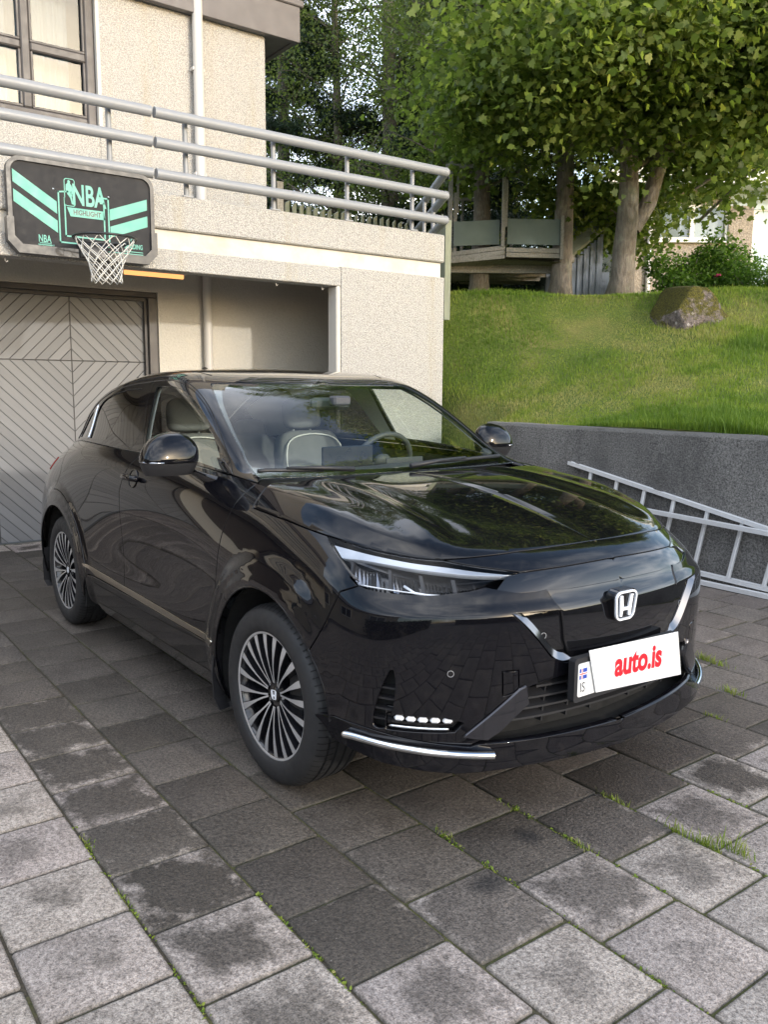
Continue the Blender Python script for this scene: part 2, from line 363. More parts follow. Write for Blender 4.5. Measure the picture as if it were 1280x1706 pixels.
def door_mat():
    m,nt,b,o=newmat('chevron_door_boards');n=N(nt);x,y,z=n.sep(n.coord())
    # boards form concentric diamonds about y=.13, z=1.70; seams repeat every .73 m
    yy=n.math('PINGPONG',n.math('SUBTRACT',y,.13),.73);zz=n.math('ABSOLUTE',n.math('SUBTRACT',z,1.70))
    s=n.math('DIVIDE',n.math('ADD',yy,zz),.113);fr=n.math('FRACT',s);idx=n.math('FLOOR',s)
    d=n.math('MINIMUM',fr,n.math('SUBTRACT',1,fr));groove=n.mr(d,.0,.05)
    cell=n.node('ShaderNodeCombineXYZ',ins={0:idx,1:n.math('FLOOR',n.math('DIVIDE',n.math('SUBTRACT',y,.13),.73)),2:n.math('SIGN',n.math('SUBTRACT',z,1.70))}).outputs[0]
    rnd=n.node('ShaderNodeTexWhiteNoise',ins={'Vector':cell}).outputs['Value']
    dirp=n.math('SUBTRACT',yy,zz)
    gr=n.noise(n.node('ShaderNodeCombineXYZ',ins={0:n.math('MULTIPLY',dirp,1.5),1:n.math('MULTIPLY',s,6.0),2:rnd}).outputs[0],3,4,.6)
    seam=n.math('MULTIPLY',n.mr(n.math('ABSOLUTE',n.math('SUBTRACT',z,1.70)),.002,.006),n.math('MULTIPLY',n.mr(yy,.002,.006),n.mr(n.math('SUBTRACT',.73,yy),.002,.006)))
    g2=n.math('MINIMUM',groove,seam)
    col=n.mix(n.math('ADD',n.math('MULTIPLY',rnd,.5),n.math('MULTIPLY',gr,.5)),(.125,.127,.132),(.205,.208,.215))
    col=n.mix(g2,(.035,.032,.030),col)
    L(nt,col,b.inputs['Base Color']);b.inputs['Roughness'].default_value=.55
    L(nt,n.bump(n.math('ADD',g2,n.math('MULTIPLY',gr,.08)),.8,.008),b.inputs['Normal']);return m
M_door=door_mat()
def wood(name,a,b_,gs=3.0,axis=0,rough=.8):
    m,nt,b,o=newmat(name);n=N(nt);c=n.coord();sc_=[14,14,14];sc_[axis]=1.2
    g=n.noise(n.map(c,tuple(sc_)),gs,5,.65);big=n.noise(c,2.5,3)
    col=n.mix(n.mr(g,.3,.7),a,b_);col=n.mix(n.mr(big,.4,.7,0,.35),col,tuple(x*.6 for x in a))
    L(nt,col,b.inputs['Base Color']);b.inputs['Roughness'].default_value=rough
    L(nt,n.bump(g,.5,.004),b.inputs['Normal']);return m
M_wood_grey=wood('weathered_timber',(.19,.18,.155),(.36,.345,.31))
M_wood_green=wood('green_stained_timber',(.17,.19,.14),(.29,.31,.24),axis=2)
M_panel_green=simple('green_board',(.12,.155,.135),.6,var=.2,scale=5)
M_plastic_grey=simple('light_grey_plastic',(.62,.62,.60),.5)
def grass_ground():
    m,nt,b,o=newmat('lawn_soil');n=N(nt);c=n.coord()
    f=n.noise(c,1.1,5,.6);g=n.noise(c,30,5,.7)
    col=n.mix(n.mr(g,.3,.7),(.06,.095,.014),(.14,.18,.028))
    col=n.mix(n.mr(f,.5,.68,0,.65),col,(.25,.21,.07))
    L(nt,col,b.inputs['Base Color']);b.inputs['Roughness'].default_value=.95
    L(nt,n.bump(g,.8,.03),b.inputs['Normal']);return m
M_lawn=grass_ground()
def leafmat(name,cols,trans=.6,rough=.45):
    m=bpy.data.materials.new(name);m.use_nodes=True;nt=m.node_tree;nt.nodes.clear();n=N(nt)
    o=nt.nodes.new('ShaderNodeOutputMaterial');r=n.attr('rnd')
    k=len(cols);col=n.ramp(r,[(i/(k-1),c) for i,c in enumerate(cols)])
    p=n.node('ShaderNodeBsdfPrincipled',ins={'Base Color':col,'Roughness':rough,'Specular IOR Level':.35}).outputs[0]
    tcol=n.mix(.5,col,(.5,.6,.05),'MULTIPLY')
    t=n.node('ShaderNodeBsdfTranslucent',ins={0:n.mix(1.0,col,(1.25,1.32,.65),'MULTIPLY')}).outputs[0]
    L(nt,n.node('ShaderNodeMixShader',ins={0:trans,1:p,2:t}).outputs[0],o.inputs[0]);return m
M_maple=leafmat('maple_leaf',[(.070,.108,.026),(.110,.160,.040),(.165,.220,.058),(.230,.285,.080),(.36,.38,.11)])
M_birch=leafmat('birch_leaf',[(.065,.095,.034),(.12,.16,.055),(.18,.22,.08),(.28,.30,.13)])
M_spruce=leafmat('spruce_needles',[(.014,.032,.018),(.03,.055,.028),(.05,.08,.04)],.15)
M_bush=leafmat('bush_leaf',[(.04,.09,.018),(.08,.16,.03),(.14,.25,.045),(.22,.34,.06)])
M_purple=leafmat('dark_purple_leaf',[(.012,.010,.018),(.03,.022,.04),(.05,.04,.07)],.15)
M_blade=leafmat('grass_blade',[(.10,.175,.018),(.16,.245,.027),(.225,.285,.04),(.34,.32,.12)],.4,.55)
def bark(name,a,b_,lich=.3,s=1):
    m,nt,b,o=newmat(name);n=N(nt);c=n.coord()
    g=n.noise(n.map(c,(9,9,2.2)),3*s,6,.7);big=n.noise(c,4,4,.6)
    col=n.mix(n.mr(g,.3,.7),a,b_);col=n.mix(n.mr(big,.55,.68,0,lich),col,(.34,.36,.28));col=n.mix(n.mr(n.noise(c,2.2,3),.5,.75,0,.5),col,(.035,.045,.012))
    L(nt,col,b.inputs['Base Color']);b.inputs['Roughness'].default_value=.92
    L(nt,n.bump(g,.9,.03),b.inputs['Normal']);return m
M_bark_maple=bark('maple_bark',(.12,.10,.085),(.30,.265,.225),.55)
M_bark_poplar=bark('poplar_bark',(.085,.07,.05),(.26,.22,.17),.35,1.6)
# ------------------------------------------------------------------ ground
def paver_mat():
    m,nt,b,o=newmat('concrete_pavers');n=N(nt);c=n.coord();uv=n.coord('UV');u,v,_=n.sep(uv)
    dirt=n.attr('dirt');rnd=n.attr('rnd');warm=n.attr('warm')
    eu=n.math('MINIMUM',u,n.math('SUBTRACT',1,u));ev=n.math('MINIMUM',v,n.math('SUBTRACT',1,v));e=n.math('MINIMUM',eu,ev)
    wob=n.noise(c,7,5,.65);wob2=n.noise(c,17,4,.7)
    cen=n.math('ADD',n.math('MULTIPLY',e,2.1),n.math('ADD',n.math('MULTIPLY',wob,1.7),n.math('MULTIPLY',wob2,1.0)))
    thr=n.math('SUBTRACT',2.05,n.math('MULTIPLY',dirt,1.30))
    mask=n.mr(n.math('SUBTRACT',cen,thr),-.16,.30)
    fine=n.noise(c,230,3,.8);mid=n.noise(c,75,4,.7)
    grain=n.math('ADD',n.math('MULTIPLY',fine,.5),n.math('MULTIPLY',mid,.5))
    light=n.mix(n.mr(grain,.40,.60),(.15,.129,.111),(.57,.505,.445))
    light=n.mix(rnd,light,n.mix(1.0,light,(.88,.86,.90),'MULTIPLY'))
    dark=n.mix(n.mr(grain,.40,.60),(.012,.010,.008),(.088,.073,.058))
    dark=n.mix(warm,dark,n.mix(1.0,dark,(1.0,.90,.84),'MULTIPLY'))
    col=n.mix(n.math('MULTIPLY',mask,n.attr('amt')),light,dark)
    blot=n.math('ADD',n.math('MULTIPLY',n.noise(c,5.5,6,.7),.6),n.math('MULTIPLY',n.noise(c,14,5,.75),.4))
    col=n.mix(n.mr(blot,.47,.60,0,.42),col,n.mix(1.0,col,(.40,.37,.34),'MULTIPLY'))
    col=n.mix(n.mr(blot,.36,.44,.30,0),col,n.mix(1.0,col,(1.5,1.45,1.4),'MULTIPLY'))
    # white grains of grit
    sp=n.vor(c,52);sp2=n.noise(c,33,2)
    col=n.mix(n.math('MULTIPLY',n.mr(sp,.03,.09,1,0),n.mr(sp2,.54,.62)),col,(.50,.48,.44))
    # two old oil spots
    for ox,oy,rx,ry in ((2.135,-.37,.055,.045),(2.26,-.66,.05,.07)):
        px,py,_z=n.sep(c)
        d=n.math('ADD',n.math('POWER',n.math('DIVIDE',n.math('SUBTRACT',px,ox),rx),2),n.math('POWER',n.math('DIVIDE',n.math('SUBTRACT',py,oy),ry),2))
        col=n.mix(n.mr(n.math('ADD',d,n.math('MULTIPLY',mid,1.6)),.7,2.4,.8,0),col,(.012,.012,.013))
    # edges darkened by moss in the joints
    col=n.mix(n.mr(n.math('ADD',e,n.math('MULTIPLY',wob2,.03)),.014,.045,.55,0),col,(.045,.042,.028))
    L(nt,col,b.inputs['Base Color'])
    L(nt,n.mr(mask,0,1,.9,.66),b.inputs['Roughness'])
    h=n.math('ADD',n.math('MULTIPLY',fine,.5),n.math('ADD',mid,n.math('MULTIPLY',n.vor(c,120),.5)))
    L(nt,n.bump(h,.85,.006),b.inputs['Normal']);return m
def joint_mat():
    m,nt,b,o=newmat('joint_sand_and_moss');n=N(nt);c=n.coord();x,y,_=n.sep(c)
    g=n.noise(c,90,4,.7);mo=n.noise(c,3.2,5,.65)
    right=n.mr(n.math('ADD',y,n.math('MULTIPLY',x,.12)),-1.6,.2,.0,.22)
    mm=n.mr(n.math('ADD',mo,right),.55,.66)
    col=n.mix(n.mr(g,.3,.7),(.030,.026,.018),(.085,.072,.050))
    col=n.mix(mm,col,n.mix(n.mr(g,.35,.65),(.050,.055,.018),(.11,.11,.035)))
    L(nt,col,b.inputs['Base Color']);b.inputs['Roughness'].default_value=1
    L(nt,n.bump(g,1,.01),b.inputs['Normal']);return m
mats_ground=simple('far_ground',(.12,.115,.11),.95,var=.2,scale=1.5,bump=.3,bscale=30)
g=MB();g.add([(-60,-80,-.03),(90,-80,-.03),(90,90,-.03),(-60,90,-.03)],[(0,1,2,3)]);
tag(g.build('ground',mats_ground),kind='structure')
g=MB();g.add([(-4.35,-7.5,-.0075),(7.6,-7.5,-.0075),(7.6,3.495,-.0075),(-4.35,3.495,-.0075)],[(0,1,2,3)])
tag(g.build('paving_joints',joint_mat()),kind='structure')
def sm1(a,b,x):
    t=min(1,max(0,(x-a)/(b-a)));return t*t*(3-2*t)
def pavers():
    V=[];F=[];UV=[];dirt=[];rnd=[];warm=[];amt=[]
    R=random.Random(5)
    rows=[];y=-1.57
    ys=[-1.57,-1.245,-.925,-.60,-.265,.065,.41]
    while ys[0]>-7.4: ys.insert(0,ys[0]-.325)
    while ys[-1]<3.2: ys.append(ys[-1]+.325)
    offs={}
    k0=ys.index(-1.57)
    known={k0:(1.90,),k0+1:(2.055,),k0+2:(2.19,),k0+3:(2.31,),k0+4:(2.40,),k0-1:(2.08,),k0+5:(2.23,)}
    for i in range(len(ys)-1):
        y0,y1=ys[i],ys[i+1]
        o=known[i][0] if i in known else 1.9+R.choice([0,.16,.09,.22])+R.uniform(-.02,.02)
        pitch=.325
        x=o-pitch*math.ceil((o+4.28)/pitch)
        while x<7.55:
            xa,xb=max(x,-4.30),min(x+pitch,7.55)
            x+=pitch
            if xb-xa<.06: continue
            j=.0036+R.uniform(-.0008,.0016)
            wx=[R.uniform(-.002,.002) for _ in range(4)]
            X0,X1,Y0,Y1=xa+j,xb-j,y0+j,min(y1,3.488)-j
            cx,cy=(X0+X1)/2,(Y0+Y1)/2
            h=R.uniform(-.0018,.0018);tx,ty=R.uniform(-.004,.004),R.uniform(-.004,.004)
            b=len(V)
            def ring(ins,z,n_=4):
                P=[]
                c=.006+ins*.3
                a0,a1,b0,b1=X0+ins,X1-ins,Y0+ins,Y1-ins
                for (px,py) in ((a0+c,b0),(a1-c,b0),(a1,b0+c),(a1,b1-c),(a1-c,b1),(a0+c,b1),(a0,b1-c),(a0,b0+c)):
                    P.append((px,py,z+h+(px-cx)*tx+(py-cy)*ty))
                return P
            rr=[ring(0,-.02),ring(0,-.006),ring(.0018,-.0022),ring(.007,0)]
            for r_ in rr: V+=r_
            for k in range(3):
                for q in range(8): F.append((b+k*8+q,b+k*8+(q+1)%8,b+(k+1)*8+(q+1)%8,b+(k+1)*8+q))
            F.append(tuple(b+24+q for q in range(8)))
            UV+=[((p[0]-X0)/(X1-X0),(p[1]-Y0)/(Y1-Y0)) for r_ in rr for p in r_]
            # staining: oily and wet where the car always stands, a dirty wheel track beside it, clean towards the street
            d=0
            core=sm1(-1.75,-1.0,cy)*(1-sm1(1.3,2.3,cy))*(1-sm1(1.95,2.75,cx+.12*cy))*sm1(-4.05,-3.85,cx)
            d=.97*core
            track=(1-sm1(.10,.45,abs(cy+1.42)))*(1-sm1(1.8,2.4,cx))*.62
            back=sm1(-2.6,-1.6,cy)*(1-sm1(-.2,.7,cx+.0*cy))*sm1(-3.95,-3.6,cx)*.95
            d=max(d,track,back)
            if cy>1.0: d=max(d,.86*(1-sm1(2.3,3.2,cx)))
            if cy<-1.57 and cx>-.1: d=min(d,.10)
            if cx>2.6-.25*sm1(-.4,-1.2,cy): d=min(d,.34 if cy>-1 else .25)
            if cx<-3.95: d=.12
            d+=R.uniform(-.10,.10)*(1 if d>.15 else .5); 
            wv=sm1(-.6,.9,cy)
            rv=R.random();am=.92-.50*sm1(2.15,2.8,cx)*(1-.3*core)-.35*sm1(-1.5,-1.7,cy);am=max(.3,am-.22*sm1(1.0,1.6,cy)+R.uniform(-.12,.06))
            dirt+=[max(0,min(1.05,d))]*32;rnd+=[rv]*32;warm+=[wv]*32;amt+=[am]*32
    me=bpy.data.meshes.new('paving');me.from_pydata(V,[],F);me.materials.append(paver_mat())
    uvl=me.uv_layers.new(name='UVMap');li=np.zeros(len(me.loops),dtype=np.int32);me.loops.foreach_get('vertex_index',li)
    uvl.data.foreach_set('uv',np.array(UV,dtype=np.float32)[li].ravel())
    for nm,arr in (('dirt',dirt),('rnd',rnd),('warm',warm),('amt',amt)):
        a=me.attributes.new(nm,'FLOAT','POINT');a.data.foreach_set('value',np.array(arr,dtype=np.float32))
    me.polygons.foreach_set('use_smooth',np.ones(len(me.polygons),dtype=bool))
    me.update();me.set_sharp_from_angle(angle=math.radians(50))
    o=link(bpy.data.objects.new('paving',me));tag(o,kind='structure')
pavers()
# ------------------------------------------------------------------ terrain: lawn bank behind the retaining wall
XF=-3.0;XB=-4.31;XU=-4.45
def lawn_z(x,y):
    yc=min(15.0,max(4.6,4.9+1.07*(x+4.35)))
    base=3.62
    t=min(1.0,max(0.0,(y-base)/(yc-base)))
    g_=t if t<.8 else .8+.2*math.sin((t-.8)/.2*math.pi/2)*.64+.2*.36*((t-.8)/.2)
    z=1.13+1.52*g_
    if x<-2.15:   # the bank falls to the paving between the wall end and the house corner
        k=sm1(-2.15,-2.6,x)
        z=z*(1-k)+k*((.02+(z-.02)*sm1(3.30,4.05,y)))
    z+=.02*math.sin(x*1.9+y*.7)+.015*math.sin(y*2.3-x*1.1)
    return z
def terrain():
    xs=np.concatenate([np.arange(-60,-8,2.5),np.arange(-8,6,.16),np.arange(6,60,3)]);ys=np.concatenate([[3.50],np.arange(3.62,12,.16),np.arange(12,90,3)])
    V=[];F=[]
    for x in xs:
        for y in ys:
            z=lawn_z(x,y) if y>3.55 else min(1.06,lawn_z(x,3.62)-.05)
            V.append((x,y if not(x<-2.3 and y<3.6) else y-.0,z))
    ny=len(ys)
    for i in range(len(xs)-1):
        for j in range(ny-1):
            xm=(xs[i]+xs[i+1])/2;ym=(ys[j]+ys[j+1])/2
            a=i*ny+j;F.append((a,a+ny,a+ny+1,a+1))
    o=mesh_obj('lawn',V,F,M_lawn,smooth=True);tag(o,kind='structure')
terrain()
def blades():
    R=np.random.default_rng(3);n_=210000
    # denser towards the camera
    x=R.uniform(-6.5,3.2,n_*2);y=3.55+R.random(n_*2)**1.25*8
    keep=(y<5.6+1.07*(x+4.35)+.8)&(x*.0+1>0)&~((x<-3.0)&(y<3.62));x=x[keep][:n_];y=y[keep][:n_];n_=len(x)
    z=np.array([lawn_z(a,b) for a,b in zip(x,y)])
    h=R.uniform(.018,.045,n_)*(1+.5*np.sin(x*2.1+1)*np.cos(y*1.7));tall=R.random(n_)<.01;h[tall]*=2.0
    bx=x>-1.3; 
    h=h*np.where((y>6.0)&(x>-2.2),1.7,1.0)*np.where(y<3.8,1.5,1)
    from mathutils import noise as mn
    pn=np.array([mn.fractal((a*.9,b*.9,3.1),.8,2.1,4) for a,b in zip(x,y)]);pm=np.array([mn.noise((a*4,b*4,7.1)) for a,b in zip(x,y)])
    h=h*np.clip(1.05-pn*.7,.45,1.5)
    a=R.uniform(0,6.283,n_);lean=R.uniform(.0,.6,n_);la=R.uniform(0,6.283,n_);wd=R.uniform(.002,.0045,n_)
    P=np.stack([x,y,z-.004],1);D=np.stack([np.cos(a)*wd,np.sin(a)*wd,0*a],1)
    mid=P+np.stack([np.cos(la)*lean*h*.35,np.sin(la)*lean*h*.35,h*.6],1);tip=P+np.stack([np.cos(la)*lean*h,np.sin(la)*lean*h,h],1)
    V=np.stack([P-D,P+D,mid+D*.7,mid-D*.7,tip],1).reshape(-1,3)
    b=np.arange(n_)*5
    rn=R.random(n_)*.55+.25*(np.sin(x*1.3+y*.9)+np.sin(y*2.7-x*1.6))/2+.15
    rn=rn*.8+np.clip(pn*1.1+.12,-.25,.55)+pm*.18
    big_mesh('grass_blades',V,np.concatenate([np.stack([b,b+1,b+2,b+3],1).ravel(),np.stack([b+3,b+2,b+4],1).ravel()]),np.concatenate([np.full(n_,4),np.full(n_,3)]),M_blade,np.repeat(np.clip(rn,0,1),5),kind='stuff')
def big_mesh(name,V,loops,sizes,mat,rnd,parent=None,kind=None,label=None):
    me=bpy.data.meshes.new(name);me.vertices.add(len(V));me.vertices.foreach_set('co',V.astype(np.float32).ravel())
    me.loops.add(len(loops));me.loops.foreach_set('vertex_index',loops.astype(np.int32))
    me.polygons.add(len(sizes));st=np.concatenate([[0],np.cumsum(sizes)[:-1]]).astype(np.int32);me.polygons.foreach_set('loop_start',st)
    me.materials.append(mat);a=me.attributes.new('rnd','FLOAT','POINT');a.data.foreach_set('value',rnd.astype(np.float32))
    me.update(calc_edges=True);o=link(bpy.data.objects.new(name,me),parent);return tag(o,label=label,kind=kind)
blades()
bpy.data.objects['grass_blades']['label']='short mown lawn grass covering the bank'
bpy.data.objects['grass_blades']['category']='grass'
# retaining wall
def rwall():
    R=random.Random(2);V=[];F=[];n_=90;x0,x1=-2.195,13.0
    prof=[(3.49,-.02),(3.49,.55),(3.49,1.11),(3.505,1.138),(3.60,1.142),(3.66,1.13),(3.66,.9)]
    for i in range(n_+1):
        x=x0+(x1-x0)*i/n_
        for k,(y,z) in enumerate(prof): V.append((x,y+R.uniform(-.004,.004)*(k>0),z+R.uniform(-.004,.003)*(2<=k<=5)))
    m=len(prof)
    for i in range(n_):
        for k in range(m-1): F.append((i*m+k,(i+1)*m+k,(i+1)*m+k+1,i*m+k+1))
    F.append(tuple(range(m))[::-1])
    tag(mesh_obj('retaining_wall',V,F,M_conc,smooth=False),'rough dark grey concrete retaining wall holding back the lawn','wall')
rwall()
# ------------------------------------------------------------------ the house with its garage
house=thing('house','cream pebble-dashed two-storey house with garage and balcony','house',(XB,0,0))
def hb(name,boxes,mat,bev=.006,parent=None):
    m=MB()
    for (x0,x1,y0,y1,z0,z1) in boxes: m.box(((x0+x1)/2-XB,(y0+y1)/2,(z0+z1)/2),(abs(x1-x0),y1-y0,z1-z0),bev=bev)
    return m.build(name,mat,parent or house)
YR=3.59;YP=2.24;YL=-9.0
# pillar and beam on the front plane (pebble dash), smooth recessed band, parapet band
hb('pillar',[(XF-.02,XF-.20,YP+.05,YR-.0,-.02,2.615)],M_pebble)
hb('beam',[(XF,XF-.17,YL,YP+.051,2.43,2.60)],M_pebble)
hb('pillar_face',[(XF+.003,XF-.022,YP+.052,YR+.003,-.02,2.612)],M_pebble)
hb('pillar_trim',[(XF+.001,XF-.16,YP,YP+.049,-.02,2.43)],M_smooth,.012)
hb('garage_side_wall',[(XF-.202,-9.5,YR-.20,YR-.004,-.02,2.61)],M_pebble)
hb('recessed_band',[(XF-.035,XF-.19,YL,YR-.02,2.60,2.765)],M_band)
hb('recessed_band',[(XF-.19,-9.5,YR-.2,YR-.03,2.61,2.765)],M_band)
hb('parapet',[(XF+.004,XF-.20,YL,YR+.002,2.765,3.045)],M_pebble,.012)
hb('parapet',[(XF-.20,-9.5,YR-.20,YR+.001,2.767,3.043)],M_pebble,.012)
hb('balcony_floor',[(XF-.19,XU+.1,YL,YR-.2,2.72,2.95)],M_render)
# wall behind, with the door opening
hb('garage_wall',[(XB,XB-.2,.965,YR-.2,-.02,2.72),(XB,XB-.2,-3.75,-3.30,-.02,2.72),(XB,XB-.2,YL,-6.6,-.02,2.72),(XB,XB-.2,-3.30,.965,2.385,2.72),(XB,XB-.2,-6.6,-3.75,2.385,2.72)],M_render,0)
m=MB();m.box((-.14,-1.17,1.16),(.06,4.26,2.33));door=m.build('garage_door',M_door,house)
hb('added_dark_door',[(XB-.10,XB-.16,-6.6,-3.75,0,2.385)],simple('dark_brown_boards',(.035,.026,.020),.5),0)  # unseen dark door, added to blacken the reflections in the car's side
# texture of the door is laid out in world-like coordinates: object origin at the wall foot
hb('door_surround',[(XB-.02,XB-.165,.875,.962,-.0,2.33),(XB-.02,XB-.165,-3.298,-3.21,0,2.33),(XB-.02,XB-.165,-3.298,.962,2.332,2.384)],M_frame,.004)
hb('door_stop',[(XB-.06,XB-.10,.845,.872,0,2.325),(XB-.06,XB-.10,-3.2,.845,2.298,2.328)],M_darkrim,0)
m=MB();m.tube([(.06,1.47,-.02),(.06,1.47,2.72)],.045,16);m.box((.03,1.47,2.62),(.05,.12,.03));m.build('downpipe',M_pipe,house,auto=40)
# upper storey
hb('upper_wall',[(XU,XU-.25,.500,2.29,2.95,5.12),(XU,XU-.25,YL,-3.6,2.95,5.12),(XU,XU-.25,-3.6,.500,2.95,3.90),(XU-.25,-9.5,2.06,2.288,2.95,5.12)],M_pebble,.01)
hb('upper_wall',[(XU,XU-.25,YL,2.288,5.121,7.0)],M_pebble,.01)
hb('fascia',[(XU+.10,XU+.03,YL,2.66,5.11,5.46)],M_fascia,.004)
hb('fascia',[(XU+.03,-10,2.60,2.655,5.115,5.455)],M_fascia,.004)
hb('soffit',[(XU+.03,-10,YL,2.598,5.13,5.16)],M_fascia,0)
hb('roof',[(XU+.12,-10,YL,2.70,5.462,5.53)],M_fascia,.01)
m=MB();m.tube([(XU-XB+.075,1.49,2.96),(XU-XB+.075,1.49,5.3)],.052,16);
for zz in (3.6,4.6): m.box((XU-XB+.05,1.49,zz),(.07,.125,.03))
m.build('downpipe',M_pipe,house,auto=40)
# window with four panes visible and curtains behind
wn=hb('window',[(XU-.05,XU-.13,.41,.498,3.90,5.12),(XU-.05,XU-.13,-3.6,.41,3.90,3.965),(XU-.05,XU-.13,-.165,-.085,3.966,5.12),(XU-.05,XU-.13,-.084,.409,4.46,4.535),(XU-.05,XU-.13,-3.6,-.166,4.462,4.533),(XU-.052,XU-.128,-1.0,-.92,3.966,4.461),(XU-.052,XU-.128,-1.0,-.92,4.534,5.12)],M_frame,.012)
fr=MB()
for (y0,y1) in ((-.083,.408),(-.919,-.167)):
    for (z0,z1) in ((3.967,4.459),(4.536,5.12)):
        t_=.022
        for (a,b_,c_,d_) in ((y0,y1,z0,z0+t_),(y0,y0+t_,z0+t_,z1),(y1-t_,y1,z0+t_,z1)):
            fr.box((XU-.075-XB,(a+b_)/2,(c_+d_)/2),(.03,b_-a,d_-c_),bev=.004)
fr.build('sash',M_frame,wn)
hb('window_reveal',[(XU+.002,XU-.13,.499,.535,3.87,5.118),(XU+.02,XU-.13,-3.6,.535,3.868,3.899)],M_smooth,.004,wn)
M_winglass=glassmat('window_glass',(.80,.84,.85),1.45)
m=MB();m.box((XU-.10-XB,-1.6,4.54),(.006,4.0,1.14));m.build('pane',M_winglass,wn)
cu=MB();V=[];F=[]
for i in range(241):
    y=-3.5+4.0*i/240;off=.022*math.sin(y*42)+.012*math.sin(y*97+1)
    if y>.33: off-=.0
    V+=[(XU-.30+off-XB,y,3.9),(XU-.30+off-XB,y,5.6)]
F=[(2*i,2*i+2,2*i+3,2*i+1) for i in range(240) if not(.30<-3.5+4.0*i/240<.5)]
mesh_obj('curtain',V,F,simple('sheer_curtain',(.17,.195,.225),.9,var=.05),wn,smooth=True)
hb('room_wall',[(XU-1.6,XU-1.65,-3.6,2.0,3,5.6)],simple('room_dark',(.10,.10,.10),.9),0)
# railing: two runs of three pipes with posts, the right one turning the corner
def railing(name,y0,y1,posts,turn):
    r_=bpy.data.objects.new(name,None);r_.empty_display_size=.1;link(r_,house)
    for z in (3.655,3.425,3.18):
        m=MB();m.tube([(XF+.05-XB,y0,z),(XF+.05-XB,y1,z)],.043,20)
        if turn: m.tube([(XF+.05-XB,y1,z),(XF+.05-.866*2.6-XB,y1+.5*2.6,z)],.042,20);m.add(*ball((XF+.05-XB,y1,z),.046))
        m.build('rail',M_rail,r_,auto=50)
    for p in posts:
        m=MB();m.tube([(p[0]-XB,p[1],3.03),(p[0]-XB,p[1],3.65)],.022,12);m.box((p[0]-XB,p[1],3.05),(.09,.09,.012));m.build('post',M_rail,r_,auto=50)
def ball(c,r,n_=14,k=8):
    V=[];F=[]
    for i in range(k+1):
        a=math.pi*i/k
        for j in range(n_): V.append((c[0]+r*math.sin(a)*math.cos(2*math.pi*j/n_),c[1]+r*math.sin(a)*math.sin(2*math.pi*j/n_),c[2]+r*math.cos(a)))
    for i in range(k):
        for j in range(n_): F.append((i*n_+j,(i+1)*n_+j,(i+1)*n_+(j+1)%n_,i*n_+(j+1)%n_))
    return V,F
railing('balcony_railing',-6.5,.415,[(XF-.04,.10),(XF-.04,-1.1),(XF-.04,-2.4)],False)
railing('balcony_railing',.445,3.545,[(XF-.04,.745),(XF-.04,1.585),(XF-.04,2.385),(XF-.04,3.18),(XF+.05-.866*.62,3.55+.5*.62-.03),(XF+.05-.866*1.25,3.55+.5*1.25-.03)],True)
# lamp under the balcony
lamp=thing('tube_lamp','glowing orange tube lamp under the balcony above the garage door','lamp',(-3.45,.60,2.455))
m=MB();m.box((0,0,.03),(.09,.60,.05),bev=.01);m.tube([(0,0,.05),(0,0,.26)],.01);m.build('lamp_housing',simple('lamp_white',(.6,.58,.55),.5),lamp)
m=MB();m.tube([(0,-.27,-.012),(0,.27,-.012)],.020,12);m.build('tube',emis('lamp_glow',(1.0,.42,.14),.55),lamp,smooth=True)
for i,(yy,zz) in enumerate(((1.62,2.428),(2.12,2.428),(-.72,2.428),(.0,2.428))):
    m=MB();m.tube([(0,0,.005),(0,0,-.02),(0,.008,-.035),(0,.018,-.03),(0,.02,-.022)],.0035,6)
    o=m.build('hook',M_pipe,None,smooth=True);o.location=(XF-.08,yy,zz)
    tag(o,['small white screw hook under the beam left of the pillar','small white screw hook under the beam beside the pillar corner','small white screw hook at the left edge under the garage beam','small white screw hook under the beam near the net'][i],'hook')
# ------------------------------------------------------------------ basketball hoop on the beam
hoop=thing('basketball_hoop','black basketball hoop with turquoise print hanging on the balcony front','basketball hoop',(XF+.01,-.16,2.80))
M_bb=simple('hoop_board_face',(.030,.030,.032),.6,var=.0,scale=9,spec=.15);M_bbf=simple('hoop_board_rim',(.030,.032,.036),.4,var=.1)
M_teal=simple('turquoise_print',(.11,.37,.30),.5,var=.06)
def rrect(w_,h_,r,n_=6,cut=0):
    P=[]
    for sx,sy,a0 in ((1,1,0),(-1,1,90),(-1,-1,180),(1,-1,270)):
        for i in range(n_+1):
            a=math.radians(a0+90*i/n_);P.append((sx*(w_/2-r)+r*math.cos(a),sy*(h_/2-r)+r*math.sin(a)))
    return P
# local frame: x = along wall (+y world), y = up, z = out of the wall
HM=Matrix(((0,0,1,0),(1,0,0,0),(0,1,0,0),(0,0,0,1)))
m=MB();m.prism(rrect(1.10,.66,.09),.03,.075,HM);m.build('board',M_bb,hoop)
def ringmesh(outer,inner,h0,h1,hm=None,mb=None):
    mb=mb or MB();n_=len(outer)
    V=[Vector((*p,h)) for h,pl in ((h0,outer),(h1,outer),(h1,inner),(h0,inner)) for p in pl]
    if hm is not None: V=[hm@v for v in V]
    F=[]
    for a in range(4):
        for i in range(n_): F.append((a*n_+i,a*n_+(i+1)%n_,((a+1)%4)*n_+(i+1)%n_,((a+1)%4)*n_+i))
    mb.add(V,F);return mb
ringmesh(rrect(1.12,.68,.10),rrect(1.06,.62,.075),.025,.092,HM).build('board_rim',M_bbf,hoop,auto=40)
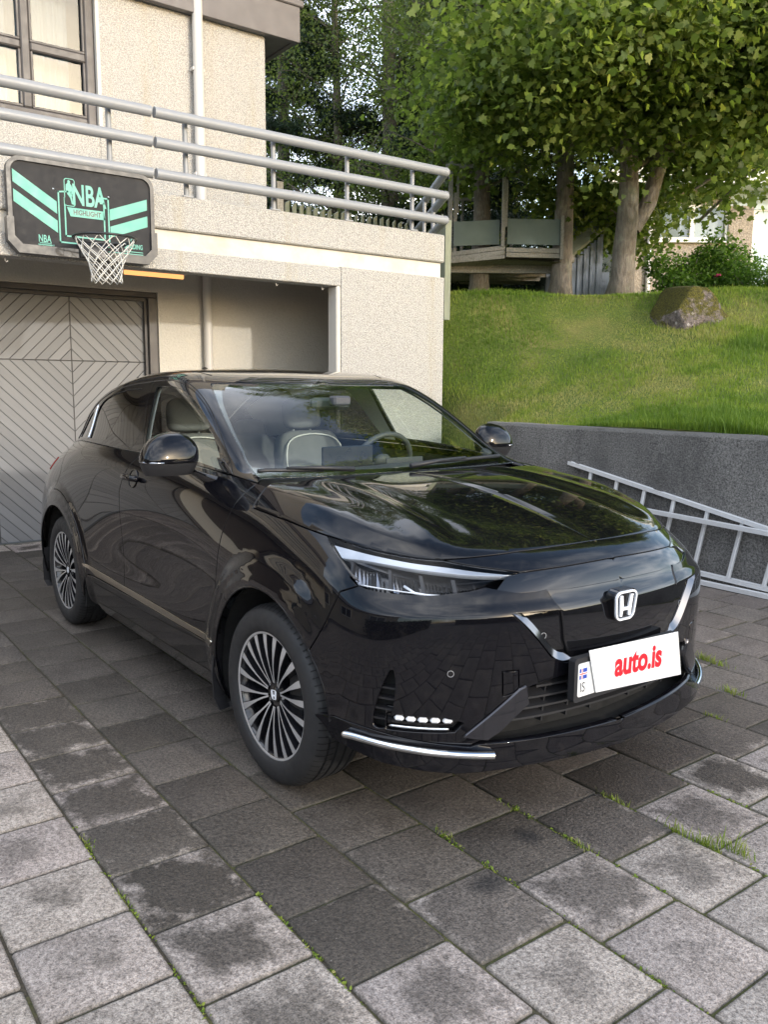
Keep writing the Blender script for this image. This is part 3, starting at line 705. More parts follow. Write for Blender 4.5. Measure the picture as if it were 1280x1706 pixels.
# wider lower frame with cut corners
lw=[(-.575,-.10),(-.575,-.27),(-.50,-.355),(.50,-.355),(.575,-.27),(.575,-.10),(.525,-.10),(.525,-.235),(.47,-.29),(-.47,-.29),(-.525,-.235),(-.525,-.10)]
m=MB();m.prism(lw,.02,.105,HM);m.build('lower_frame',M_bbf,hoop)
pr=MB()
Z0=.0762
def poly(P,z=Z0,mb=None): (mb or pr).prism(P,z,z+.0015,HM)
for (y1,y2) in ((.20,.005),(.06,-.135)):      # chevron bars: left pair runs down to the centre
    poly([(-.515,y1+.045),(-.515,y1-.045),(-.205,y2-.045),(-.205,y2+.045)])
for (y1,y2) in ((.115,.0),(-.015,-.13)):
    poly([(.505,y1+.042),(.505,y1-.042),(.20,y2-.042),(.20,y2+.042)])
def strip(P,wd,mb=None):
    for (a,b_) in zip(P[:-1],P[1:]):
        d=Vector((b_[0]-a[0],b_[1]-a[1]));l=d.length;d/=l;nx=Vector((-d.y,d.x))*wd/2;a2=Vector(a)-d*wd/2;b2=Vector(b_)+d*wd/2
        poly([tuple(a2-nx),tuple(b2-nx),tuple(b2+nx),tuple(a2+nx)],mb=mb)
strip([(-.12,.135),(-.19,.125),(-.19,-.245),(.19,-.245),(.19,.12),(.125,.12)],.011)
strip([(-.145,.085),(-.145,-.195),(.155,-.195),(.155,.08),(.13,.08)],.011)
def txt(s,x,y,size,sx,mb,bold=0.0,z=Z0,rot=0,skew=0):
    V,F=text_mesh(s,size,.0006,sx,bold);c_,s_=math.cos(rot),math.sin(rot)
    mb.add([tuple(HM@Vector((x+c_*v[0]-s_*v[1],y+s_*v[0]+c_*v[1],z+v[2]))) for v in V],F)
txt('NBA',.040,.112,.215,.60,pr,.0045)
txt('NBA',-.305,-.235,.075,.62,pr,.0012)
txt('SPALDING',.385,-.225,.052,.62,pr,.0012)
txt('▲ADVERTISEMENT'.replace('▲',''),-.195+0.0-.10,-.283+.005,.018,.9,pr)
poly([(-.130,.02),(.150,.02),(.160,-.045),(-.105,-.045)])
# rounded badge with a dribbling player's silhouette
ringp=lambda w_,h_,r,cx,cy:[(p[0]+cx,p[1]+cy) for p in rrect(w_,h_,r,4)]
ringmesh(ringp(.082,.205,.02,-.105,.13),ringp(.070,.193,.015,-.105,.13),Z0,Z0+.0015,HM,pr)
fig=[(-.118,.215),(-.108,.222),(-.098,.212),(-.10,.195),(-.088,.180),(-.080,.150),(-.085,.118),(-.094,.115),(-.092,.145),(-.098,.13),(-.088,.085),(-.082,.045),(-.092,.045),(-.102,.09),(-.122,.115),(-.135,.15),(-.132,.185),(-.118,.198)]
poly(fig);poly([(-.093+.008*math.cos(t*.7),.108+.008*math.sin(t*.7)) for t in range(9)],Z0+.0003)
pr.build('board_print',M_teal,hoop)
dk=MB();txt('HIGHLIGHT',.023,-.013,.052,.78,dk,.0012,Z0+.0017);dk.build('board_print',M_bbf,hoop)
# small print block and ball emblem
sp_=MB()
for i,wd in enumerate((.085,.10,.09,.075)): poly([(-.30-wd/2,-.262-.014*i),(-.30+wd/2,-.262-.014*i),(-.30+wd/2,-.267-.014*i),(-.30-wd/2,-.267-.014*i)],mb=sp_)
ringmesh([(.385+.026*math.cos(a*.393),-.175+.017*math.sin(a*.393)) for a in range(16)],[(.385+.021*math.cos(a*.393),-.175+.012*math.sin(a*.393)) for a in range(16)],Z0,Z0+.0015,HM,sp_)
poly([(.378,-.185),(.384,-.185),(.392,-.165),(.386,-.165)],mb=sp_)
poly([(.30,-.262),(.46,-.262),(.46,-.268),(.30,-.268)],mb=sp_);poly([(.10,-.279),(.46,-.279),(.46,-.285),(.10,-.285)],mb=sp_)
sp_.build('board_print',M_teal,hoop)
bolts=MB()
M_bolt=simple('bolt_steel',(.7,.7,.68),.3,1)
for (bx,by) in ((-.225,.14),(.195,.135)):
    bolts=MB();bolts.lathe([(0,.004),(.006,.003),(.008,0)],10,HM@Matrix.Translation((bx,by,.077)));bolts.build('bolt',M_bolt,hoop,smooth=True)
# rim: ring centre 0.36 m out of the board
M_rim=simple('rim_steel',(.012,.012,.013),.35)
HC=Vector((.385,.05,-.235));HR=.228
m=MB();m.tube([(HC.x+HR*math.cos(a*math.pi/24),HC.y+HR*math.sin(a*math.pi/24),HC.z) for a in range(48)],.009,10,close=True)
m.tube([(.10,HC.y-.09,HC.z-.012),(HC.x-.11,HC.y-.20,HC.z-.006)],.008,8);m.tube([(.10,HC.y+.09,HC.z-.012),(HC.x-.11,HC.y+.20,HC.z-.006)],.008,8)
m.tube([(.10,HC.y-.07,HC.z-.09),(HC.x-.03,HC.y-.215,HC.z-.004)],.006,8);m.tube([(.10,HC.y+.07,HC.z-.09),(HC.x-.03,HC.y+.215,HC.z-.004)],.006,8)
m.box((.115,HC.y,HC.z-.055),(.035,.22,.13),bev=.006);m.build('rim',M_rim,hoop,auto=50)
nm=MB();rows_=[(.0,.222),(.055,.195),(.105,.168),(.15,.142),(.19,.125),(.225,.118),(.26,.112),(.295,.112),(.325,.114)]
R_=random.Random(9)
for k in range(12):
    for dirn in (1,-1):
        pts=[]
        for i,(dz,rad) in enumerate(rows_):
            a=(k+dirn*.5*i)*2*math.pi/12+R_.uniform(-.02,.02);pts.append((HC.x+rad*math.cos(a),HC.y+rad*math.sin(a)+.01*dz,HC.z-dz))
        nm.tube(pts,.0032,6)
nm.build('net',simple('net_cord',(.62,.61,.57),.8),hoop,smooth=True)
# ------------------------------------------------------------------ balcony fence with louvred boards, end post of the garden fence
tf=thing('louvred_fence','grey-green fence of slanted upright boards behind the balcony railing','fence',(-5.6,3.2,2.95))
bd=MB();k=0;y=.0
while y<2.55:
    a=math.radians(38+random.uniform(-6,6));h=.84-.02*math.sin(y*3)-.035*y+random.uniform(-.01,.01)
    Rm=Matrix.Rotation(a,3,'Z');hh=.055
    V=[Rm@Vector(p) for p in((-.009,-hh,0),(.009,-hh,0),(.009,hh,0),(-.009,hh,0),(-.009,-hh,h-.05),(.009,-hh,h-.05),(.009,hh,h),(-.009,hh,h))]
    bd.add([(v.x,v.y+y,v.z) for v in V],[(0,3,2,1),(4,5,6,7),(0,1,5,4),(1,2,6,5),(2,3,7,6),(3,0,4,7)]);y+=.105
bd.build('board',M_wood_green,tf)
m=MB();m.box((-.05,1.3,.25),(.03,2.7,.09));m.box((-.05,1.3,.6),(.03,2.7,.09));m.build('cross_rail',M_wood_green,tf)
m=MB();m.box((0,-.12,.5),(.09,.09,1.05));m.build('post',M_wood_grey,tf)
gf=thing('garden_fence','tall green board fence at the corner behind the balcony','fence',(-4.0,4.44,2.3))
m=MB()
for i in range(16): m.box((-.06-.125*i,.085*i*1.0,.60),(.118,.02,1.22+.01*(i%3)),R=Matrix.Rotation(-.60,3,'Z'),bev=.003)
m.build('board',M_wood_green,gf)
m=MB();m.box((.02,.0,.56),(.09,.09,1.16));m.build('post',M_wood_green,gf)
# ------------------------------------------------------------------ ladder leaning on its side along the retaining wall
def ladder(name,label,loc,p0,p1,wid_dir,width,length_rungs,r_first=.12,rot=None):
    t=thing(name,label,'ladder',loc,0,'aluminium ladder sections along the concrete wall')
    return t
M_alu=simple('worn_aluminium',(.66,.67,.68),.42,.35,var=.12,scale=30,bump=.15,bscale=60,bdist=.001)
def ladder_section(label,A,B,down,n_r,group):
    """A,B ends of the upper stile; down = vector from upper stile to lower stile"""
    A=Vector(A);B=Vector(B);dn=Vector(down);t=thing('ladder',label,'ladder',tuple(A),0,group)
    d=(B-A);ln=d.length;d.normalize();nn=d.cross(dn.normalized())
    Rm=Matrix((d,dn.normalized(),nn)).transposed()
    for off in (Vector((0,0,0)),dn):
        m=MB();c=d*ln/2+off
        m.box(tuple(c),(ln,.018,.052),R=Rm,bev=.002);m.box(tuple(c+nn*.024),(ln,.03,.004),R=Rm);m.box(tuple(c-nn*.024),(ln,.03,.004),R=Rm)
        m.build('stile',M_alu,t)
    for i in range(n_r):
        q=d*(.13+.28*i)
        if .13+.28*i>ln: break
        m=MB();m.tube([q,q+dn],.015,10);m.build('rung',M_alu,t,auto=50)
    return t
grp='aluminium ladder sections lying along the concrete wall'
def ladder2(label,U0,U1,L0,L1,ts,group):
    U0,U1,L0,L1=map(Vector,(U0,U1,L0,L1));t=thing('ladder',label,'ladder',tuple(L0),0,group)
    for a,b in((U0,U1),(L0,L1)):
        d=b-a;ln=d.length;d.normalize();z=Vector((0,.05,1));nn=d.cross(z).normalized();z=nn.cross(d)
        Rm=Matrix((d,nn,z)).transposed();m=MB();c=(a+b)/2-L0
        m.box(tuple(c),(ln,.050,.020),R=Rm,bev=.002);m.box(tuple(c+nn*.024),(ln-.002,.004,.032),R=Rm);m.box(tuple(c-nn*.024),(ln-.002,.004,.032),R=Rm)
        m.build('stile',M_alu,t)
    for x in ts:
        f=(x-U0.x)/(U1.x-U0.x);p=U0.lerp(U1,f);x2=x-.055;g_=(x2-L0.x)/(L1.x-L0.x);q=L0.lerp(L1,g_)
        if g_<0: continue
        m=MB();v=(q-p).normalized();s_=Vector((0,1,0)).cross(v).normalized();nn=v.cross(s_);Rm=Matrix((s_,nn,v)).transposed()
        m.box(tuple((p+q)/2-L0),(.030,.030,(q-p).length-.012),R=Rm,bev=.006);m.build('rung',M_alu,t)
    return t
ladder2('tapered aluminium ladder lying on its edge, its upper rail the highest on the concrete wall',(-1.084,3.465,.815),(2.2,3.465,.225),(-1.0,3.405,.115),(2.2,3.405,.016),[-.83,-.55,-.27,.01,.31,.60,.88,1.16,1.44,1.72,2.0],grp)
ladder2('second aluminium ladder tucked low against the wall, its single rail crossing the other ladder',(-.55,3.385,.515),(2.4,3.385,.40),(-.5,3.34,.022),(2.4,3.34,.018),[-.33,1.95,2.23],grp)
# garden hose end / orange strap by the garage door and a few loose leaves on the paving
m=MB();m.tube([(-2.93,-.52,.02),(-2.90,-.53,.09),(-2.93,-.55,.16),(-2.97,-.54,.20)],.016,8)
o=m.build('hose_end',simple('orange_rubber',(.62,.16,.02),.5),None,smooth=True);tag(o,'short orange hose end standing behind the rear wheel of the car','hose')
# ------------------------------------------------------------------ planting
def leaf_shape(kind):
    if kind=='maple':
        P=[(0,0),(.28,-.06),(.50,.18),(.36,.34),(.46,.62),(.20,.60),(0,1.0),(-.20,.60),(-.46,.62),(-.36,.34),(-.50,.18),(-.28,-.06)]
    elif kind=='oval': P=[(0,0),(.26,.25),(.28,.55),(0,1),(-.28,.55),(-.26,.25)]
    elif kind=='needle': P=[(-.10,0),(.10,0),(.07,1),(-.07,1)]
    return np.array(P,float)
def leaves(name,centers,normals,size,kind,mat,R,parent=None,rbase=None,droop=.25):
    S=leaf_shape(kind);k=len(S);n_=len(centers)
    a=R.normal(0,1,(n_,3));nn=normals+a*.75;nn/=np.linalg.norm(nn,axis=1)[:,None]+1e-9
    t=R.normal(0,1,(n_,3));t[:,2]-=droop*2;t-=nn*(t*nn).sum(1)[:,None];t/=np.linalg.norm(t,axis=1)[:,None]+1e-9
    b=np.cross(nn,t);sz=size*R.uniform(.65,1.25,n_)
    fold=R.uniform(-.25,.35,n_)
    V=centers[:,None]+sz[:,None,None]*(S[None,:,0,None]*b[:,None]+S[None,:,1,None]*t[:,None]+(np.abs(S[:,0])[None,:,None]*fold[:,None,None]-(S[None,:,1,None]**2)*.18)*nn[:,None])
    base=np.arange(n_)*k
    loops=(base[:,None]+np.arange(k)[None]).ravel();sizes=np.full(n_,k)
    rn=np.clip((rbase if rbase is not None else R.random(n_))+R.normal(0,.13,n_),0,1)
    return big_mesh(name,V.reshape(-1,3),loops,sizes,mat,np.repeat(rn,k),parent)
def grow(R,base,height,r0,spec):
    """returns list of branches [(pts,radii)] and tip points with outward directions"""
    br=[];tips=[]
    tp=[];n_=14;lean=spec.get('lean',(0,0))
    for i in range(n_+1):
        f=i/n_;tp.append((lean[0]*f+spec.get('wob',.08)*math.sin(f*5+R.uniform(-.2,.2)),lean[1]*f+spec.get('wob',.08)*math.cos(f*4+R.uniform(-.2,.2))-spec.get('wob',.08),height*f))
    rad=[r0*(1.35 if i==0 else 1)*(1-i/n_*.88) for i in range(n_+1)]
    br.append((tp,rad))
    def at(f):
        q=f*n_;i=min(n_-1,int(q));u=q-i;return np.array(tp[i])*(1-u)+np.array(tp[i+1])*u
    nb=spec['nb']
    for k in range(nb):
        f=spec['f0']+(spec.get('f1',.97)-spec['f0'])*(k+R.random()*.6)/nb
        p=at(f);az=k*2.4+R.uniform(-.5,.5);ln=spec['len'](f)*R.uniform(.75,1.15);el=spec['el'](f)+R.uniform(-.15,.15)
        limb(R,br,tips,p,az,el,ln,r0*spec.get('br',.34)*(1-f*.6),spec,0)
    return br,tips
def limb(R,br,tips,p,az,el,ln,r,spec,lvl):
    d=np.array([math.cos(az)*math.cos(el),math.sin(az)*math.cos(el),math.sin(el)]);pts=[p];k=6
    for i in range(k):
        d=d+np.array([R.uniform(-.13,.13),R.uniform(-.13,.13),R.uniform(-.10,.10)+spec.get('grav',-.03)]);d/=np.linalg.norm(d);p=p+d*ln/k;pts.append(p)
        if lvl<spec.get('lv',2) and i>=1:
            for _ in range(spec.get('sub',2) if lvl==0 else 2):
                a2=az+R.uniform(.35,1.1)*R.choice([-1,1]);limb(R,br,tips,p,a2,el*.5+R.uniform(-.35,.45),ln*R.uniform(.28,.48),r*.45,spec,lvl+1)
        if lvl>=1 or i>2: tips.append((p,d))
    if lvl<2: br.append(([tuple(q) for q in pts],[max(.004,r*(1-i/k*.8)) for i in range(k+1)]))
def make_tree(name,label,pos,height,r0,spec,barkm,leafm,kind,size,per,seed,spread=.22,group=None,filt=None,extra=None,cat='tree'):
    R=random.Random(seed);RN=np.random.default_rng(seed);t=thing(name,label,cat,pos,0,group)
    br,tips=grow(R,pos,height,r0,spec)
    if extra: extra(R,br,tips)
    m=MB()
    m.tube(br[0][0],br[0][1],14);m.build('trunk',barkm,t,smooth=True)
    if len(br)>1:
        m=MB()
        for pts,rad in br[1:]:
            if filt is not None and not filt(np.array([pts[-1],pts[len(pts)//2]])+np.array(pos)).all(): continue
            m.tube(pts,rad,6,cap=False)
        m.build('limbs',barkm,t,smooth=True)
    P=np.array([a for a,_ in tips]);D=np.array([b for _,b in tips])
    if filt is not None:
        k=filt(P+np.array(pos));P=P[k];D=D[k]
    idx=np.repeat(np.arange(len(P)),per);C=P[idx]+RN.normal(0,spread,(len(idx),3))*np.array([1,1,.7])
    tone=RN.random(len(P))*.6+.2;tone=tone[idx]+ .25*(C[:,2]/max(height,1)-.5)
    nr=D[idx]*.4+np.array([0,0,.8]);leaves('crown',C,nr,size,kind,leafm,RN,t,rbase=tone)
    return t,len(C)
tot=0
maple_spec=dict(nb=30,f0=.165,f1=.98,len=lambda f:3.0*(1-.42*f)+.2,el=lambda f:.16+.8*f,grav=-.035,lv=2,sub=2,br=.36,wob=.10,lean=(.15,-.1))
def maple_filt(P):
    s_=(P[:,0]+3.62)*.594+(P[:,1]-7.25)*.804
    w_=np.sin(P[:,0]*5.1+P[:,2]*3)*.35+np.sin(P[:,1]*7.3+P[:,2]*5)*.25
    return (s_>-2.35+w_)&np.where(s_<-.9,P[:,2]>4.75+w_*.6,np.where(s_<.1,P[:,2]>4.05+w_*.4,np.where(s_<1.5,P[:,2]>3.85+w_*.3,P[:,2]>4.9+w_*.4)))
def high_filt(P): return P[:,2]>4.7
def fork(R,br,tips):
    # low second stem leaving the trunk about 1.1 m up on the right
    pts=[(.10,.10,1.02),(.24,.22,1.35),(.33,.30,1.85),(.36,.33,2.5),(.5,.5,3.4),(.7,.8,4.4)];br.append((pts,[.12,.12,.11,.10,.08,.05]))
    for k in range(7):
        f=.4+.6*k/7;i=int(f*5);p=np.array(pts[i]);limb(R,br,tips,p,.9+R.uniform(-1.2,1.2),.2+R.uniform(-.2,.3),2.2,.04,maple_spec,0)
_,k=make_tree('maple_tree','broad maple with a forked trunk and big lobed leaves on top of the lawn bank',(-3.62,7.25,2.58),5.2,.17,maple_spec,M_bark_maple,M_maple,'maple',.086,12,21,.26,extra=fork,filt=maple_filt);tot+=k
pop=dict(nb=34,f0=.14,f1=.98,len=lambda f:1.9*(1-.5*f)+.2,el=lambda f:.25+.6*f,grav=-.02,lv=1,sub=2,br=.22,wob=.05)
_,k=make_tree('poplar_tree','tall poplar rising straight behind the balcony railing',(-9.3,7.55,2.6),11,.20,dict(pop,f0=.05),M_bark_poplar,M_birch,'oval',.06,11,5,.24);tot+=k
_,k=make_tree('birch_tree','old mossy tree growing up through the treehouse platform',(-5.75,6.62,2.60),6.4,.16,dict(pop,f0=.13),M_bark_poplar,M_birch,'oval',.06,13,8,.24,filt=high_filt);tot+=k
_,k=make_tree('birch_tree','pale-barked tree at the right end of the treehouse platform',(-4.72,7.28,2.60),6.2,.165,dict(pop,f0=.15),M_bark_maple,M_birch,'oval',.058,11,13,.24,filt=high_filt);tot+=k
_,k=make_tree('birch_tree','leafy tree behind the treehouse, left of the two platform trunks',(-9.2,10.4,2.6),9.5,.17,dict(pop,f0=.12),M_bark_poplar,M_birch,'oval',.065,15,17,.28);tot+=k
_,k=make_tree('birch_tree','background tree filling the gap beyond the balcony corner',(-12.0,11.0,2.6),9.5,.2,dict(pop,f0=.10),M_bark_poplar,M_birch,'oval',.075,15,19,.32);tot+=k
_,k=make_tree('birch_tree','far tree behind the maple crown above the neighbouring house',(-9.0,14.5,2.6),9,.18,dict(pop,f0=.3),M_bark_poplar,M_birch,'oval',.08,14,29,.32);tot+=k
sp=dict(nb=60,f0=.06,f1=.99,len=lambda f:2.3*(1-f)+.15,el=lambda f:-.12+.3*f,grav=-.015,lv=1,sub=2,br=.16,wob=.02)
_,k=make_tree('spruce_tree','dark spruce showing at the edge of the house wall',(-11.6,6.6,2.6),10.5,.17,sp,M_bark_poplar,M_spruce,'needle',.10,44,23,.10);tot+=k
_,k=make_tree('spruce_tree','dark spruce standing low behind the treehouse platform',(-9.0,8.7,2.6),7.5,.15,sp,M_bark_poplar,M_spruce,'needle',.10,40,31,.11);tot+=k
_,k=make_tree('birch_tree','light green birch between the dark spruce and the tall poplar',(-10.2,7.0,2.6),9,.13,dict(pop,f0=.06),M_bark_poplar,M_birch,'oval',.065,16,67,.28);tot+=k
print('leaves',tot)
def bush(name,label,pos,r,h,n_,size,mat,seed,cat='bush',kind='oval',group=None,parent=None,stems=True):
    RN=np.random.default_rng(seed);t=thing(name,label,cat,pos,0,group)
    k=14;cx=RN.uniform(-r*.6,r*.6,k);cy=RN.uniform(-r*.6,r*.6,k);cz=RN.uniform(h*.25,h*.8,k);rr=RN.uniform(.28,.5,k)*min(r,h)
    i=RN.integers(0,k,n_);d=RN.normal(0,1,(n_,3));d/=np.linalg.norm(d,axis=1)[:,None];rad=rr[i]*RN.random(n_)**.33
    C=np.stack([cx[i],cy[i],cz[i]],1)+d*rad[:,None];C[:,2]=np.abs(C[:,2])*.98+.02
    C+=RN.normal(0,.02,C.shape)
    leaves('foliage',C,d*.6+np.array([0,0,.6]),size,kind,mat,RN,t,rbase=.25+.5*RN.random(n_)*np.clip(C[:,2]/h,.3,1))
    if stems:
        m=MB()
        for j in range(9):
            a=j*.7;m.tube([(.05*math.cos(a),.05*math.sin(a),0),(cx[j]*.5,cy[j]*.5,cz[j]*.5),(cx[j],cy[j],cz[j]+rr[j]*.7)],[.014,.010,.004],5)
        m.build('stems',M_bark_maple,t)
    return t
bush('garden_bush','dark low bush just right of the maple trunk',(-3.55,8.35,2.58),.62,.80,5200,.050,M_bush,41)
bush('garden_bush','taller pale green shrub with a pink flower above the boulder',(-3.35,9.1,2.58),.60,1.15,4200,.055,M_bush,42)
bush('garden_bush','dense dark green clipped bush at the right edge above the lawn',(-2.35,9.15,2.52),.85,.86,8200,.045,M_bush,43)
bush('garden_bush','loose bright green shrub in front of the white window',(-4.2,10.3,2.6),.7,1.15,4200,.055,M_bush,44)
bush('garden_bush','leafy bush at the far right corner below the pale blue door',(-2.4,10.5,2.6),.9,.95,5200,.05,M_bush,45)
bush('garden_bush','small leafy weed clump growing beside the mossy boulder',(-1.95,7.30,2.18),.22,.36,260,.06,M_bush,46,'weed',stems=False)
bush('heather_ball','round dark purple shrub in front of the neighbouring house',(-4.35,12.2,2.75),.32,.62,2600,.04,M_purple,47,'shrub')
for i,(x,y,r,h,s) in enumerate(((-7.6,7.6,1.1,1.3,51),(-8.3,9.2,1.2,1.6,52),(-6.9,9.4,1.1,1.3,53),(-10.5,8.6,1.5,2.2,54))):
    bush('conifer_bush',['dark low conifer under the left end of the treehouse','dark conifer in the shade under the middle of the treehouse','dark conifer seen between the two treehouse trunks','dark conifer mass behind the garden fence'][i],(x,y,2.6),r,h,9000,.085,M_spruce,s,'conifer','needle')
# pink flower
m=MB()
for a in range(6): m.add(*ball((.03*math.cos(a),.03*math.sin(a),0),.022,8,5))
o=m.build('flower',simple('pink_petal',(.45,.03,.12),.5),None,smooth=True);o.location=(-3.02,8.62,3.05);tag(o,'single pink flower on the shrub above the boulder','flower')
# mossy boulder
def boulder():
    m_,nt,b,o_=newmat('mossy_rock');n=N(nt);c=n.coord();geo=n.node('ShaderNodeNewGeometry').outputs['Normal'];nz=n.sep(geo)[2]
    ns=n.noise(c,6,6,.7);f=n.math('ADD',n.math('MULTIPLY',nz,.55),n.math('MULTIPLY',ns,1.0))
    rock=n.mix(n.mr(n.noise(c,22,5,.7),.35,.65),(.07,.055,.05),(.24,.20,.18));rock=n.mix(n.mr(n.vor(c,9),.12,.2,1,0),rock,(.42,.38,.36))
    moss=n.mix(n.mr(n.noise(c,40,4,.7),.35,.65),(.035,.032,.006),(.13,.115,.012))
    L(nt,n.mix(n.mr(f,.62,.72),rock,moss),b.inputs['Base Color']);b.inputs['Roughness'].default_value=.95
    L(nt,n.bump(n.math('ADD',n.noise(c,14,6,.75),n.noise(c,50,3)),1,.03),b.inputs['Normal'])
    import bmesh
    from mathutils import noise as mn
    bm=bmesh.new();bmesh.ops.create_icosphere(bm,subdivisions=5,radius=1)
    for v in bm.verts:
        p=v.co.copy();d=.22*mn.noise(p*1.1+Vector((3,1,7)))+.16*mn.noise(p*2.3)+.07*mn.noise(p*5)+.03*mn.noise(p*11)
        q=p*(1+d)
        # facets: clamp against a few planes
        for nn,k in ((Vector((.8,.1,.6)),.74),(Vector((-.7,-.2,.68)),.72),(Vector((.2,-.9,.4)),.80),(Vector((.75,.5,-.1)),.86),(Vector((0,0,1)),.86)):
            nn=nn.normalized();e=q.dot(nn)-k
            if e>0:q-=nn*e*.8
        v.co=Vector((q.x*.50,q.y*.50,q.z*.44))
    me=bpy.data.meshes.new('boulder');bm.to_mesh(me);bm.free();me.materials.append(m_);me.polygons.foreach_set('use_smooth',np.ones(len(me.polygons),dtype=bool))
    o=link(bpy.data.objects.new('boulder',me));o.location=(-2.10,6.60,2.31);o.scale=(.86,.86,.92);o.rotation_euler=(.1,-.05,.9);tag(o,'big mossy boulder set in the top of the lawn bank','boulder')
boulder()
# grass tufts in the joints of the paving
RT=random.Random(4)
tufts=[(1175,1100),(1220,1155),(1020,1330),(963,1407),(745,1390),(1135,1390),(1180,1410),(1222,1418),(850,1345),(1190,1195),(1270,1410),(146,1405),(260,1470)]
def tuft(x,y,k,h,label):
    RN=np.random.default_rng(int(abs(x*1000+y*77)));n_=k;a=RN.uniform(0,6.28,n_);l=RN.uniform(.2,.9,n_);hh=h*RN.uniform(.5,1.1,n_)
    P=np.stack([RN.normal(0,.014,n_)*2.2,RN.normal(0,.006,n_),np.zeros(n_)-.012],1);D=np.stack([-np.sin(a),np.cos(a),0*a],1)*.0013
    out=np.stack([np.cos(a)*l*hh,np.sin(a)*l*hh,0*a],1);mid=P+out*.4+np.array([0,0,1])*(hh*.65)[:,None];tip=P+out+np.array([0,0,1])*(hh*.95)[:,None]
    V=np.stack([P-D,P+D,mid+D,mid-D,tip],1).reshape(-1,3);b=np.arange(n_)*5
    o=big_mesh('grass_tuft',V,np.concatenate([np.stack([b,b+1,b+2,b+3],1).ravel(),np.stack([b+3,b+2,b+4],1).ravel()]),np.concatenate([np.full(n_,4),np.full(n_,3)]),M_blade,np.repeat(RN.uniform(.3,.9,n_),5))
    o.location=(x,y,0);tag(o,label,'grass tuft','grass tufts growing in the paving joints')
for (x,y),k,h,lb in (((1.424,1.753),70,.06,'grass tuft farthest back in the joints near the ladders'),((1.50,1.74),50,.05,'thin grass tuft beside the farthest one near the ladders'),((1.794,1.408),60,.05,'grass tuft in the joint at the right edge, second from the ladders'),((1.917,1.06),40,.035,'small tuft in the joint to the right of the car lip'),((2.143,.061),46,.04,'small bright tuft in a joint in front of the number plate'),((2.273,-.275),46,.032,'small tuft just behind the left oil spot on the paving'),((1.978,-.59),40,.030,'tiny tuft at a paver corner below the fog lamp'),((1.968,-.281),26,.025,'tiny tuft in the joint under the front lip'),((2.432,.054),40,.06,'leftmost tuft of the three in the right front joint'),((2.528,.061),50,.06,'middle tuft of the three in the right front joint'),((2.592,.101),60,.075,'tallest tuft, rightmost of the three in the right front joint'),((2.62,.36),40,.04,'low tuft at the right edge of the picture in a joint'),((1.338,-1.564),40,.025,'small yellow-green tuft in the joint left of the front wheel'),((1.675,-1.57),30,.02,'small moss tuft lower down in the same left joint')):
    tuft(x,y,k,h,lb)
# moss strips creeping out of the front joints (one ground cover object)
def moss():
    RN=np.random.default_rng(77);seg=[((1.95,-.60),(2.95,-.60)),((1.2,-1.57),(2.6,-1.57)),((1.9,-.27),(2.6,-.27)),((2.1,.063),(3.3,.063)),((1.9,-1.25),(2.45,-1.25)),((2.2,.41),(3.2,.41))]
    P=[]
    for a,b in seg:
        k=500;t=RN.random(k);dens=(np.sin(t*23+a[1]*9)+np.sin(t*51+a[0]))*.5+RN.random(k)*.9>.45;t=t[dens]
        P.append(np.stack([a[0]+(b[0]-a[0])*t,a[1]+RN.normal(0,.0045,len(t)),RN.uniform(-.012,.001,len(t))],1))
    P=np.concatenate(P);n_=len(P);leaves('joint_moss',P,np.tile(np.array([0,0,.8]),(n_,1)),.011,'oval',M_blade,RN,None,rbase=RN.uniform(.1,.8,n_),droop=0)
    o=bpy.data.objects['joint_moss'];tag(o,'green moss and tiny grass creeping along the paving joints','moss',kind='stuff')
moss()
# ------------------------------------------------------------------ treehouse, shed, neighbouring house, places across the street
RZ=-math.radians(36.45)
th=thing('treehouse','grey timber treehouse platform with green side panels between two trunks','treehouse',(-5.49,5.81,0),RZ)
def ty(u): return (u-750)*.0086
def tz(v): return 3.27+(435-v)*.0086
def bar(mb,a,b_,w_,d_,bev=.004):
    a=Vector(a);b_=Vector(b_);d=b_-a;ln=d.length;d.normalize();s_=d.cross(Vector((1,0,0)) if abs(d.x)<.9 else Vector((0,0,1))).normalized();nn=d.cross(s_);mb.box(tuple((a+b_)/2),(ln,w_,d_),R=Matrix((d,s_,nn)).transposed(),bev=bev)
XL=-.25
m=MB()
for k,(va,vb) in enumerate(((421,413),(428.5,421),(433,428))): bar(m,(XL,ty(748),tz(va)),(.0,ty(841),tz(vb)),.062 if k<2 else .05,.03)
for k,va in enumerate((417,425)): bar(m,(0,ty(843),tz(va)),(-.02,ty(934),tz(va+1)),.064,.03)
m.build('edge_board',M_wood_grey,th)
m=MB();m.add([(XL+.0,ty(745),tz(431)),(-.02,ty(842),tz(427)),(-.04,ty(936),tz(430)),(-2.1,ty(936),tz(430)),(-2.1,ty(745),tz(431))],[(0,1,2,3,4)]);m.add([(XL+.0,ty(745),tz(436)),(-.02,ty(842),tz(432)),(-.04,ty(936),tz(435)),(-2.1,ty(936),tz(435)),(-2.1,ty(745),tz(436))],[(4,3,2,1,0)])
for k in range(4): m.box((-.5-.45*k,ty(840),tz(440)),(.05,ty(930)-ty(750),.12))
m.build('floor',M_wood_grey,th)
m=MB();m.prism([(ty(757),tz(409)),(ty(833),tz(406)),(ty(833),tz(366)),(ty(757),tz(370))],-.04,-.02,Matrix(((0,0,1,-.10),(1,0,0,0),(0,1,0,0),(0,0,0,1))));m.build('side_panel',M_panel_green,th)
